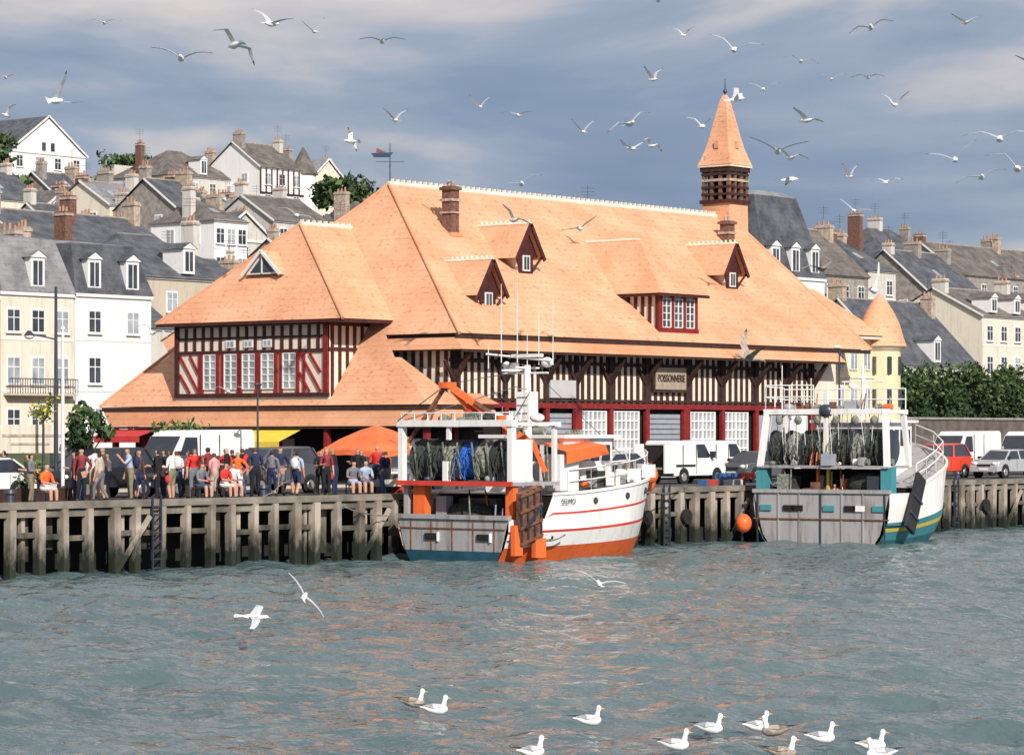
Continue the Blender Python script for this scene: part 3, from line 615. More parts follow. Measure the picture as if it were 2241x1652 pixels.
pa.loft([prc(.03,zt,0),prc(.5,zt-.2,0),prc(1.1,zt-.52,-.1),prc(hw,ze_,-.35),prc(hw*1.01,ze_-.22,-.35)],ora,False,False)
pa.cyl((cx_,cy_,2.3),(cx_,cy_,zt),.035,.035,white,6)
for i in range(0,16,2):
    a=2*math.pi*i/16; pa.cyl((cx_,cy_,3.9),(cx_+1.3*math.cos(a),cy_+1.3*math.sin(a),4.15),.012,.012,metal,4)
pa.cyl((cx_,cy_,2.3),(cx_,cy_,2.42),.35,.3,metal,10)
pa.build('orange_market_parasol')
mt=MB()
mt.box(22.4,25.2,2.9,3.9,3.05,3.12,white)
for x in(22.5,25.1):
    for y in(3,3.8): mt.box(x-.03,x+.03,y-.03,y+.03,2.3,3.05,metal)
for k in range(6): mt.box(22.5+k*.45,22.85+k*.45,3.1,3.6,3.12,3.24,R.choice([white,shutterg,wbeige]))
mt.build('market_stall_table')
cr_=MB()
for k in range(26):
    x=R.choice([R.uniform(26,35),R.uniform(43,46),R.uniform(20.5,22)]); y=R.uniform(1.3,2.6); z=2.31+R.choice([0,0,.28]); cc=R.choice([shutterg,mat('crate_blue',(.05,.13,.3),.5),mat('crate_red',(.45,.06,.04),.5),wstone])
    cr_.box(x,x+.7,y,y+.45,z,z+.05,cc)
    for a in((x,x+.04,y,y+.45),(x+.66,x+.7,y,y+.45),(x+.04,x+.66,y,y+.04),(x+.04,x+.66,y+.41,y+.45)): cr_.box(*a,z+.05,z+.26,cc)
cr_.build('fish_crates')

# ------------------------------------------------------------------ vehicles
hub=mat('wheel_hub',(.45,.45,.47),.35,.1,5,metal=.6)
carglass=mat('car_glass',(.03,.035,.045),.05,.2,2,spec=.7); lampw=mat('headlamp_glass',(.7,.7,.7),.1,.1,3); lampr=mat('tail_lamp_red',(.45,.03,.02),.3,.1,3); blackp=mat('black_plastic',(.03,.03,.032),.6,.1,4)
def paint(n,c): return mat(n,c,.28,.03,1.0,spec=.6)
def vehicle(name,x,y,h,kind,pm,openrear=False):
    v=MB(); v.M=TM(x,y,2.3,h)
    if kind=='car':
        L,W=4.1,1.7; prof=[(-2.05,.35),(-2.08,.62),(-1.98,.88),(-1.0,.98),(1.75,1.0),(2.0,.9),(2.05,.6),(2.0,.32)]; gh=[(-1.15,.97),(-.45,1.42),(1.2,1.44),(1.85,.99)]; wx=(-1.3,1.25)
    elif kind=='mpv':
        L,W=4.4,1.8; prof=[(-2.2,.38),(-2.22,.7),(-2.1,.98),(-1.35,1.12),(1.95,1.14),(2.15,1.05),(2.2,.6),(2.15,.35)]; gh=[(-1.5,1.1),(-.6,1.72),(1.7,1.76),(2.1,1.12)]; wx=(-1.4,1.35)
    elif kind=='kangoo':
        L,W=4.2,1.75; prof=[(-2.05,.38),(-2.1,.75),(-1.95,1.0),(-1.25,1.15),(-.55,1.85),(-.3,1.98),(1.95,2.0),(2.08,1.9),(2.1,.5),(2.05,.35)]; gh=None; wx=(-1.35,1.3)
    else:
        L,W=5.3,2.0; prof=[(-2.6,.38),(-2.65,.8),(-2.5,1.1),(-2.0,1.3),(-1.35,2.2),(-.9,2.45),(2.5,2.48),(2.62,2.38),(2.65,.5),(2.6,.38)]; gh=None; wx=(-1.7,1.6)
    hw=W/2
    def ring(yy,ins,zi):
        cx0=sum(p[0] for p in prof)/len(prof)
        return [(cx0+(p[0]-cx0)*(1-ins), yy*(1-(.09 if p[1]>1.2 else 0)), p[1]-(zi if p[1]>.7 else -zi)) for p in prof]
    v.loft([ring(-hw,.02,.03),ring(-hw+.06,0,0),ring(hw-.06,0,0),ring(hw,.02,.03)],pm,False)
    if gh:
        b0=[(gh[0][0],-hw+.08,gh[0][1]),(gh[3][0],-hw+.08,gh[3][1]),(gh[3][0],hw-.08,gh[3][1]),(gh[0][0],hw-.08,gh[0][1])]
        t0=[(gh[1][0],-hw+.24,gh[1][1]),(gh[2][0],-hw+.24,gh[2][1]),(gh[2][0],hw-.24,gh[2][1]),(gh[1][0],hw-.24,gh[1][1])]
        v.loft([b0,t0],carglass,False)
        v.loft([[(p[0],p[1],p[2]-.01) for p in t0],[(p[0]*.93,p[1]*.9,p[2]+.06) for p in t0]],pm,True)
        for s in(-1,1):
            for (a,b_) in ((gh[0],gh[1]),(gh[3],gh[2]),(((gh[0][0]+gh[3][0])/2,gh[0][1]),((gh[1][0]+gh[2][0])/2,gh[1][1]))):
                v.beam((a[0],s*(hw-.07),a[1]),(b_[0],s*(hw-.23),b_[1]),.09,.05,pm)
            v.box(gh[0][0]+.1,gh[0][0]+.3,s*hw-.1,s*hw+.12 if s>0 else s*hw+.02,1.0,1.14,blackp)
            v.box(-.1,-.085,s*hw-.01,s*hw+.006,.45,.95,blackp); v.box(.9,.915,s*hw-.01,s*hw+.006,.45,.95,blackp)
    else:
        z0=prof[3][1];z1=prof[5][1]-.15; xa=prof[3][0];xb=prof[4][0]
        v.M=v.M@Matrix.Translation((-.035,0,.02)); v.quad([(xa+.06,-hw*.84,z0+.06),(xb,-hw*.80,prof[4][1]),(xb,hw*.80,prof[4][1]),(xa+.06,hw*.84,z0+.06)],carglass); v.M=TM(x,y,2.3,h)
        for s in(-1,1):
            ys_=s*(hw+.004)
            v.quad([(xa+.35,ys_*.985,z0+.05),(xb+.75,ys_*.985,z0+.05),(xb+.75,s*hw*.93,prof[4][1]-.02),(xb+.12,s*hw*.93,prof[4][1]-.02)],carglass)
            v.box(xb+.85,xb+.87,s*hw-.01,s*hw+.012,.45,z1,blackp); v.box(xb+1.9,xb+1.92,s*hw-.01,s*hw+.012,.45,z1,blackp)
            v.box(xb+.95,L/2-.2,s*hw-.01,s*hw+.02,.8,.9,blackp)
            v.box(xa+.3,xa+.45,s*hw-.05,s*hw+.2,z0+.05,z0+.35,blackp)
        if openrear:
            v.box(L/2-.5,L/2+.02,-hw+.12,hw-.12,.6,1.8,dark); v.box(L/2,L/2+.75,-hw-.03,-hw+.04,.5,1.85,pm);v.box(L/2,L/2+.75,hw-.04,hw+.03,.5,1.85,pm)
        elif kind=='kangoo': v.box(L/2+.0,L/2+.02,-hw*.8,hw*.8,z0+.1,z1,carglass)
    fx0=prof[1][0]; rx0=L/2
    v.box(fx0-.04,fx0+.2,-hw+.03,hw-.03,.35,.58,blackp if kind!='car' else pm); v.box(rx0-.15,rx0+.06,-hw+.03,hw-.03,.38,.6,blackp if kind!='car' else pm)
    v.box(fx0-.02,fx0+.1,-hw*.45,hw*.45,.62,.74,blackp); v.box(fx0-.06,fx0-.04,-.26,.26,.42,.53,white); v.box(rx0+.06,rx0+.075,-.26,.26,.66,.77,white)
    for s in(-1,1):
        v.ell((fx0+.09,s*(hw-.27),.76),.13,.2,.1,lampw,8,5); v.box(rx0-.06,rx0+.03,s*(hw-.13)-.1,s*(hw-.13)+.1,.8,1.05,lampr)
        for wxx in wx:
            v.cyl((wxx,s*(hw-.02),.36),(wxx,s*(hw+.006),.36),.40,.40,blackp,16)
            v.cyl((wxx,s*(hw-.2),.32),(wxx,s*(hw+.015),.32),.33,.33,tyre,16); v.cyl((wxx,s*(hw+.01),.32),(wxx,s*(hw+.03),.32),.2,.18,hub,12)
    return v.build(name)
pw=paint('paint_white',(.80,.80,.79)); ps=paint('paint_silver',(.42,.43,.44)); pb=paint('paint_black',(.02,.022,.03)); pr=paint('paint_red',(.68,.06,.03)); pg=paint('paint_dark_grey',(.09,.095,.105)); pn=paint('paint_navy',(.03,.04,.07))
vehicle('parked_car',2.0,3.6,0,'car',pw)
vehicle('parked_car',9.6,5.6,0,'mpv',pb)
vehicle('parked_car',13.4,4.9,0,'car',pn)
vehicle('white_delivery_van',17.3,8.6,0,'van',pw)
vehicle('parked_car',19.0,6.0,0,'mpv',pg)
vehicle('parked_car',28.6,7.5,0,'car',pg)
vehicle('parked_car',39.4,4.9,0,'car',ps)
vehicle('white_panel_van',47.9,6.9,180,'kangoo',pw,True)
vehicle('white_panel_van',54.4,9.6,180,'kangoo',pw)
vehicle('parked_car',53.2,6.5,0,'car',pg)
vehicle('parked_car',59.6,8.8,0,'mpv',pw)
vehicle('parked_car',69.8,6.4,0,'mpv',pr)
vehicle('white_delivery_van',79.0,10.2,0,'van',pw)
vehicle('white_delivery_van',86.5,10.2,0,'van',pw)
vehicle('parked_car',72.9,4.2,0,'car',ps)

# ------------------------------------------------------------------ boats
grey=streak('galvanised_grey',(.36,.355,.36),(.17,.12,.095),.55,.9); rust=mat('rusty_steel',(.19,.085,.05),.8,.45,4,.3); boatw=streak('boat_white',(.83,.82,.80),(.50,.36,.26),.4,.5); bor=streak('boat_orange',(.85,.16,.04),(.45,.10,.04),.5,.6); bteal=mat('boat_teal',(.02,.075,.11),.5,.25,2); bturq=streak('boat_turquoise',(.06,.27,.31),(.10,.14,.15),.5,.9); byel=mat('boat_yellow',(.7,.5,.08),.5,.1,2)
bred=mat('boat_red',(.58,.06,.04),.5,.15,2); netd=mat('fishing_net_dark',(.045,.05,.045),.95,.6,9,.8); netb=mat('fishing_net_blue',(.03,.11,.42),.9,.5,9,.8); netg=mat('fishing_net_grey',(.20,.21,.18),.95,.6,9,.8)
def hull(b,L,B,sheer,rows,aftz,tr,keel=-.8,T=24,cut=.17):
    fr=[r[0] for r in rows]
    def pt(t,f,s):
        zs=sheer(t); z=keel+(zs-keel)*f
        if t<cut: z=min(z,aftz)
        pl=1-max(0,(t-.45)/.55)**2.3; pl*= .93+.07*min(1,t/.3)
        wf=.62+.38*min(1,max(0,(z-keel)/1.9))**.6
        fl=(f**2)*.35*max(0,(t-.55)/.45)*(1-t)*2
        return (L*t*(1-.10*(1-f)*t**2), s*(B/2)*(pl*wf+fl), z)
    for s in(-1,1):
        for i in range(T):
            t0,t1=i/T,(i+1)/T
            for k in range(len(rows)-1):
                p=[pt(t0,fr[k],s),pt(t1,fr[k],s),pt(t1,fr[k+1],s),pt(t0,fr[k+1],s)]
                if s>0:p=p[::-1]
                b.add(p,[(0,1,2,3)],rows[k][1],True)
    for i in range(T):
        t0,t1=i/T,(i+1)/T
        if t0<cut-.001: z0=z1=.75
        else: z0,z1=sheer(t0)-.04,sheer(t1)-.04
        a=pt(t0,1,-1);c=pt(t1,1,-1);b.quad([(a[0],a[1]*.99,z0),(c[0],c[1]*.99,z1),(c[0],-c[1]*.99,z1),(a[0],-a[1]*.99,z0)],grey)
        if t0>=cut:
            for s in(-1,1): b.beam((a[0],s*a[1],sheer(t0)),(c[0],s*c[1],sheer(t1)),.1,.1,boatw)
    w0=abs(pt(0,0,1)[1]); w1=abs(pt(0,1,1)[1]); wm_=abs(pt(0,.3,1)[1])
    zt=min(aftz,sheer(0)); zs_=.32
    b.add([(-.02,-w0,keel),(-.02,w0,keel),(-.02,wm_,zs_),(-.02,-wm_,zs_)],[(0,3,2,1)],tr[1])
    b.add([(-.02,-wm_,zs_),(-.02,wm_,zs_),(-.02,w1,zt),(-.02,-w1,zt)],[(0,3,2,1)],tr[0])
    b.box(-.1,.12,-w1-.03,w1+.03,zt-.02,zt+.14,tr[0])
    ic=math.ceil(cut*T)/T; p=pt(ic,1,1)
    b.box(p[0],p[0]+.1,-abs(p[1])*.97,abs(p[1])*.97,.75,sheer(ic)-.1,dark)
    return pt
def drum(b,x,y0,y1,z,r,mats):
    n=len(mats)
    for i,m in enumerate(mats):
        a=y0+(y1-y0)*i/n;c=y0+(y1-y0)*(i+1)/n; rr=r*R.uniform(.8,1.03)
        rings=[]
        K=9
        for j in range(K+1):
            yy=a+(c-a)*j/K; q_=rr*(.85+.2*R.random())
            rings.append([(x+q_*(1+.09*R.random())*math.cos(u*math.pi/9),yy,z+q_*(1+.09*R.random())*math.sin(u*math.pi/9)) for u in range(18)])
        b.loft(rings,m,False)
        b.cyl((x,a-.025,z),(x,a+.025,z),r*1.06,r*1.06,metal,18)
        for k in range(3):
            yy=R.uniform(a,c); zz_=z+rr*.7; pr_=Vector((x-rr*.7,yy,zz_))
            for t in range(4): nx_=Vector((x-rr-.1-.05*R.random(),yy+R.uniform(-.15,.15),zz_-.3*(t+1))); b.cyl(pr_,nx_,.025,.025,m,4,False); pr_=nx_
    b.cyl((x,y1-.03,z),(x,y1+.03,z),r*1.06,r*1.06,metal,18)
def clutter(b,x0,x1,y0,y1,z,n,zh=.6):
    for i in range(n):
        x=R.uniform(x0,x1);y=R.uniform(y0,y1); k=R.random(); m=R.choice([netd,netg,rust,grey,bor,metal,netg,boatw,shutterg]); s_=R.uniform(.08,.28)
        if k<.35: b.box(x-s_,x+s_,y-s_,y+s_,z,z+R.uniform(.15,zh),m)
        elif k<.6: b.ell((x,y,z+s_*.6),s_*1.3,s_,s_*.7,m,8,5)
        elif k<.85: b.cyl((x,y,z),(x+R.uniform(-.2,.2),y+R.uniform(-.2,.2),z+R.uniform(.3,zh*1.8)),.04,.03,m,5)
        else: b.cyl((x,y-s_,z+.15),(x,y+s_,z+.15),.14,.14,m,8)
def rail(b,pts,h,m,n=1):
    for i in range(len(pts)-1):
        p,q_=Vector(pts[i]),Vector(pts[i+1])
        for k in (h,h*.5): b.cyl(p+Vector((0,0,k)),q_+Vector((0,0,k)),.03,.03,m,5)
        K=max(1,int((q_-p).length/.9))
        for j in range(K+1): c=p.lerp(q_,j/K); b.cyl(c,c+Vector((0,0,h)),.03,.03,m,5)
def buoy(b,c,r,m): b.ell(c,r,r,r*1.15,m,12,8); b.cyl((c[0],c[1],c[2]+r),(c[0],c[1],c[2]+r*1.5),.04,.04,metal,5)
e1=bpy.data.objects.new('fishing_trawler',None); scene.collection.objects.link(e1)
M1=TM(18.7,-3.55,0,0)
b=MB(); b.M=M1
def sh1f(t): return 2.35+.25*t+1.0*max(0,t-.3)**1.5
rows=[(0,bor),(.40,boatw),(.56,bred),(.59,boatw),(.76,bred),(.785,boatw),(1.0,boatw)]
pt1=hull(b,11.7,5.7,sh1f,rows,1.5,(grey,bteal))
b.build('hull',e1)
b=MB(); b.M=M1
for y in(-1.5,1.0): b.box(-.09,-.02,y-.3,y+.3,.72,.95,dark); b.box(-.1,-.02,y-.36,y-.3,.66,1.0,boatw)
b.box(-.06,-.03,-2.5,2.5,1.12,1.16,rust)
for k in (-2,-1,0,1,2): b.box(-.055,-.03,k-.02,k+.02,.35,1.5,rust)
b.box(.1,2.9,-2.7,2.75,2.72,2.86,grey); b.box(.02,.1,-2.75,2.8,2.70,2.88,bred)
b.box(.3,.65,1.62,2.18,1.4,2.7,bor)
b.box(.3,.6,-2.6,-2.25,1.4,2.7,bor); b.box(.3,.5,2.45,2.65,1.4,2.7,grey)
b.box(1.4,2.0,-.9,.9,.75,2.2,metal); b.ell((1.2,.2,1.5),.5,1.3,.6,netd,10,6); b.ell((1.1,-1.5,1.3),.4,.7,.5,netd); b.box(.8,1.2,1.0,1.5,.75,2.3,shutterg)
clutter(b,.2,1.9,-2.4,2.4,.78,30,1.0); clutter(b,.2,2.6,-2.5,2.5,2.86,34,.8)
drum(b,1.1,-2.2,2.4,3.65,.72,[netd,netg,netb,netg,netd,netd])
for y in(-2.4,2.55): b.box(.6,1.6,y-.07,y+.07,2.86,4.4,boatw)
for k in range(7): b.beam((.35,-2.2+.7*k,2.95),(.35,-2.0+.7*k,4.3),.05,.05,netg)
for y in(-2.6,2.65):
    b.box(.1,.35,y-.11,y+.11,2.86,4.95,boatw)
b.box(2.75,2.9,-2.6,-2.45,2.86,4.95,boatw); b.box(2.75,2.9,2.5,2.65,2.86,4.95,boatw)
b.box(.05,.4,-2.75,2.8,4.88,5.12,boatw); b.box(2.7,2.95,-2.75,2.8,4.88,5.05,boatw)
for y in(-2.6,0,2.65): b.box(.4,2.8,y-.07,y+.07,4.92,5.02,boatw)
b.box(.3,2.7,-1.2,1.4,5.03,5.09,grey)
for k in range(9): b.cyl((.1,-2.6+k*.65,5.1),(.1,-2.6+k*.65,5.38),.025,.025,boatw,5)
b.cyl((.1,-2.6,5.38),(.1,2.6,5.38),.025,.025,boatw,5); clutter(b,.3,2.6,-2.3,2.4,5.05,16,.35)
ap=(.5,.7,6.45)
b.beam((.4,2.5,4.3),ap,.12,.12,rust); b.beam((2.0,-2.2,4.2),ap,.24,.24,bor); b.beam((1.4,-.3,4.9),ap,.16,.16,bor); b.beam((2.2,-2.6,3.2),(2.0,-2.1,4.4),.16,.16,bor); b.beam((1.9,-1.9,4.5),(.9,-.3,5.8),.3,.12,rust)
b.cyl(ap,(1.7,.0,5.0),.03,.03,metal,5); b.cyl(ap,(0,2.7,5.1),.02,.02,metal,5); b.box(.25,.8,.5,.9,6.3,6.52,bor); b.ell((1.2,.1,5.5),.3,.35,.3,bred); b.cyl((.6,1.1,6.2),(.5,1.6,4.9),.05,.05,rust,6)
b.build('aft_gantry_and_nets',e1)
b=MB(); b.M=M1
b.box(4.2,7.2,-1.9,1.9,2.3,4.45,boatw); b.box(4.0,7.5,-2.1,2.1,4.45,4.58,boatw)
for k in range(4): b.box(4.5+k*.68,5.0+k*.68,-1.93,-1.9,3.6,4.2,carglass)
for k in range(4): b.box(4.17,4.2,-1.6+k*.85,-1.0+k*.85,3.6,4.2,carglass)
b.quad([(3.2,-2.8,3.95),(5.6,-2.8,4.2),(5.6,-1.5,4.4),(3.2,-1.5,4.25)],bor); b.quad([(3.2,-2.8,3.95),(3.2,-2.82,3.5),(5.8,-2.82,3.85),(5.6,-2.8,4.2)],bor)
b.box(3.1,4.2,-2.6,-1.6,2.5,3.85,boatw); clutter(b,3.0,8.0,-2.5,-2.0,2.6,14,.7); clutter(b,4.2,7.2,-1.8,1.8,4.58,10,.4)
mx,my=4.0,-.3
b.cyl((mx,my,2.6),(mx,my,7.2),.22,.13,boatw,10); b.box(mx-.28,mx+.28,my-.3,my+.3,5.0,6.2,boatw)
b.cyl((mx-.6,my+.75,7.0),(mx+.1,my-.0,7.0),.05,.05,boatw,6)
for dx,dy,z0,z1 in ((-.2,1.1,7.6,10.3),(.3,-1.0,7.5,9.7),(-.1,.4,7.6,10.6),(.2,-.4,7.5,9.2),(0,0,7,8.4),(0,1.9,7.4,8.0)): b.cyl((mx+dx,my+dy,z0-.3),(mx+dx,my+dy,z1),.02,.012,boatw,5)
b.cyl((mx,my-1.2,7.35),(mx,my+2.0,7.65),.05,.05,boatw,6); b.cyl((mx,my-1.0,6.9),(mx,my+1.2,6.9),.04,.04,boatw,6); b.cyl((mx-.7,my,7.1),(mx+.7,my,7.1),.04,.04,boatw,6)
b.box(mx-.1,mx+.1,my-.7,my+.7,7.5,7.62,boatw); b.ell((mx+.2,my-.8,7.3),.24,.24,.2,boatw); b.ell((mx,my+1.0,7.2),.16,.16,.16,boatw); b.box(mx-.1,mx+.15,my+.5,my+.8,6.9,7.3,grey)
for k in range(12): b.beam((mx-.3,my-.25,3+k*.3),(mx-.3,my+.25,3+k*.3),.03,.03,grey)
b.cyl((mx,my,7.2),(11.0,0,3.4),.015,.015,metal,4); b.cyl((mx,my,7.0),ap,.015,.015,metal,4)
b.cyl((mx-.2,my-.3,6.2),(.3,-2.6,5.1),.015,.015,metal,4);b.cyl((mx-.2,my+.3,6.4),(.3,2.7,5.1),.015,.015,metal,4)
def dk(t,s,ins=.93): p=pt1(t,1,s); return (p[0],p[1]*ins,p[2])
rail(b,[dk(t,-1) for t in(.3,.42,.55,.68,.8,.9,.97)],.85,boatw); rail(b,[dk(t,1) for t in(.5,.65,.8,.9,.97)],.85,boatw)
clutter(b,7.6,10.6,-1.2,1.2,2.95,14,.5)
for t in (.5,.62,.74): p=dk(t,-1); b.quad([(p[0],p[1],p[2]+.1),(p[0]+1,p[1]+.1,p[2]+.1),(p[0]+1,p[1]+.1,p[2]+.6),(p[0],p[1],p[2]+.6)],boatw)
buoy(b,(11.1,-.7,2.7),.33,bor); buoy(b,(10.5,-1.3,3.0),.3,bor); b.box(10.2,10.8,-.4,.4,3.0,3.5,grey)
for t in(.42,.6,.75):
    p=pt1(t,.9,-1); b.cyl((p[0],p[1]-.03,p[2]-.05),(p[0],p[1]+.06,p[2]-.05),.13,.13,metal,12)
    b.cyl((p[0],p[1]-.04,p[2]-.05),(p[0],p[1]+.06,p[2]-.05),.085,.085,glass,12)
b.build('wheelhouse_and_mast',e1)
b=MB()
b.M=M1@Matrix.Translation((.75,-2.98,1.6))@Matrix.Rotation(math.radians(-14),4,'Y')@Matrix.Rotation(math.radians(10),4,'X')
b.box(-.62,.62,-.09,.09,-.95,1.05,rust)
for k in range(4): b.box(-.66,.66,-.16,-.09,-.9+k*.6,-.8+k*.6,rust); b.box(-.62+k*.39,-.54+k*.39,-.14,-.09,-.95,1.05,metal)
b.beam((-.4,-.2,-.3),(.4,-.3,.4),.08,.08,metal)
b.M=M1
b.box(.05,.5,-2.9,-2.7,.2,1.3,bor); b.box(1.2,1.8,-2.95,-2.75,.1,.8,bor)
b.build('trawl_door',e1)
ropes=MB()
def rope(p,q_,sag,r=.025,m=netg):
    p=Vector(p);q_=Vector(q_);pr_=p
    for i in range(1,9):
        t=i/8;c=p.lerp(q_,t)-Vector((0,0,sag*4*t*(1-t)));ropes.cyl(pr_,c,r,r,m,5,False);pr_=c
rope((18.8,-.9,1.6),(15.5,.1,2.4),.3);rope((19.0,-6.1,1.6),(21.5,-6.6,.9),.5,.03);rope((30,-3.2,2.9),(35.5,.1,2.4),.35);rope((30,-3.2,2.9),(38.5,.1,2.4),.5)
ropes.build('mooring_ropes',e1)
text('SELMO',(21.9,-6.47,2.12),.28,mat('hull_letters',(.20,.21,.24),.6),(math.pi/2,0,0),e1,'hull_name_lettering')
e2=bpy.data.objects.new('fishing_trawler',None); scene.collection.objects.link(e2)
M2=TM(42.0,-4.45,0,7)
b=MB(); b.M=M2
def sh2f(t): return 2.2+.4*t+2.2*max(0,t-.2)**1.3
rows=[(0,bturq),(.30,bturq),(.42,byel),(.47,bturq),(.55,boatw),(.8,boatw),(1.0,boatw)]
pt2=hull(b,8.8,6.9,sh2f,rows,2.1,(grey,grey),cut=.24)
b.build('hull',e2)
b=MB(); b.M=M2
for y,m in((2.6,bturq),(1.5,dark),(1.1,dark),(-.4,bturq),(-1.4,dark),(-1.8,white),(-2.7,bturq)): b.box(-.09,-.02,y-.26,y+.26,1.32,1.56,m)
for k in range(-3,4): b.box(-.07,-.02,k-.03,k+.03,-.3,2.1,metal if k%3==0 else grey)
b.box(-.08,-.02,-3.2,3.2,.95,1.0,rust)
for y in(-2.95,2.95): b.box(.2,.7,y-.25,y+.25,2.1,3.2,bturq)
b.box(.1,2.2,-3.1,3.1,3.15,3.26,grey)
b.box(1.6,2.0,-2.5,2.5,.75,3.1,dark); b.ell((1.0,-1.7,2.4),.5,1.0,.6,netd); b.box(.8,.95,.0,.12,2,3.1,byel); b.box(.8,.95,.5,.6,2,3.1,bor)
clutter(b,.2,1.5,-2.6,2.6,2.0,40,.9); clutter(b,.2,2.0,-2.7,2.7,3.26,34,.9)
drum(b,1.2,-2.75,2.75,4.0,.74,[netd,netg,netd,netg,netd,netg,netd])
for y in(-3.0,3.0):
    b.beam((.2,y,3.2),(.5,y*.93,5.6),.24,.22,boatw); b.beam((2.4,y,3.2),(2.3,y*.93,5.6),.2,.2,boatw); b.beam((.5,y*.93,5.55),(2.4,y*.93,5.55),.16,.16,boatw)
b.box(.4,.65,-2.95,2.95,5.45,5.68,boatw); b.box(2.2,2.45,-2.95,2.95,5.45,5.65,boatw)
b.box(.45,.6,-.1,.1,3.2,6.5,boatw); b.ell((.5,0,5.6),.22,.35,.3,metal); clutter(b,.5,2.3,-2.7,2.7,5.6,22,.5)
for k in range(6): b.ell((.45,-2.3+k*.9,5.2),.14,.17,.2,netg)
for k in range(26): y=-2.7+k*.21; b.cyl((.45,y,5.45),(.5,y+R.uniform(-.2,.2),3.3+R.uniform(0,1)),.015,.015,R.choice([netg,netd,boatw]),4,False)
rail(b,[(.5,2.9,5.7),(.5,.6,5.7)],1.0,boatw); rail(b,[(2.3,2.9,5.65),(2.3,-2.9,5.65)],.9,boatw); rail(b,[(.5,2.9,5.7),(2.3,2.9,5.65)],.95,boatw)
for y in(2.6,1.2,-.4,-1.4): b.cyl((1.5,y,5.6),(1.5,y,7.2+.4*math.sin(y*3)),.03,.02,boatw,5)
b.build('aft_gantry_and_nets',e2)
b=MB(); b.M=M2
b.box(3.2,5.8,-1.6,1.8,2.6,5.1,boatw); b.box(3.0,6.1,-1.8,2.0,5.1,5.22,boatw)
for k in range(4): b.box(3.16,3.2,-1.3+k*.75,-.8+k*.75,4.1,4.8,carglass); b.box(3.4+k*.6,3.8+k*.6,-1.63,-1.6,4.1,4.8,carglass)
b.cyl((4.2,0,5.2),(4.2,0,7.6),.1,.06,boatw,8); b.cyl((4.2,-1,6.9),(4.2,1,6.9),.04,.04,boatw,6); b.ell((4.2,.5,6.7),.2,.2,.14,boatw)
def dk2(t,s,ins=.94): p=pt2(t,1,s); return (p[0],p[1]*ins,p[2])
rail(b,[dk2(t,-1) for t in(.3,.42,.55,.7,.85,.96)],.9,boatw)
b.M=M2@Matrix.Translation((1.7,-3.6,1.6))@Matrix.Rotation(math.radians(28),4,'Y')
b.box(-.42,.42,-.08,.08,-1.2,1.35,blackp); b.box(-.46,.46,-.13,-.08,.2,.32,metal); b.box(-.46,.46,-.13,-.08,-.6,-.48,metal)
b.M=M2
buoy(b,(-.3,3.55,.75),.36,bor); buoy(b,(8.5,-.5,3.3),.3,bred); buoy(b,(7.9,-1.1,3.2),.3,bor)
b.build('wheelhouse_and_rails',e2)

# ------------------------------------------------------------------ people
def person_template(name,J,E,rad,lab):
    keys=list(J); idx={k:i for i,k in enumerate(keys)}
    me=bpy.data.meshes.new(name); me.from_pydata([J[k] for k in keys],[(idx[a],idx[b_]) for a,b_ in E],[])
    o=bpy.data.objects.new(name,me); scene.collection.objects.link(o)
    sk=o.modifiers.new('s','SKIN'); 
    sv=me.skin_vertices[0].data
    for k in keys:
        r=rad[k]; sv[idx[k]].radius=r if isinstance(r,tuple) else (r,r)
        sv[idx[k]].use_root=(k=='pelvis')
    sk.use_smooth_shade=True; ss=o.modifiers.new('u','SUBSURF'); ss.levels=1
    dg=bpy.context.evaluated_depsgraph_get(); m2=bpy.data.meshes.new_from_object(o.evaluated_get(dg))
    bpy.data.objects.remove(o)
    segs=[(Vector(J[a]),Vector(J[b_]),lab[(a,b_)] if (a,b_) in lab else 1) for a,b_ in E]
    for p in m2.polygons:
        c=p.center; best=None
        for a,b_,l_ in segs:
            d=b_-a; t=max(0,min(1,(c-a).dot(d)/d.length_squared)); dist=(a+d*t-c).length
            if best is None or dist<best[0]: best=(dist,l_)
        li=best[1]
        if li==0:
            hc=Vector(J['headm'])
            if c.z>hc.z+.045 or ((c-hc).x<-.01 and c.z>hc.z-.09): li=3
        p.material_index=li
    m2.name=name; return m2
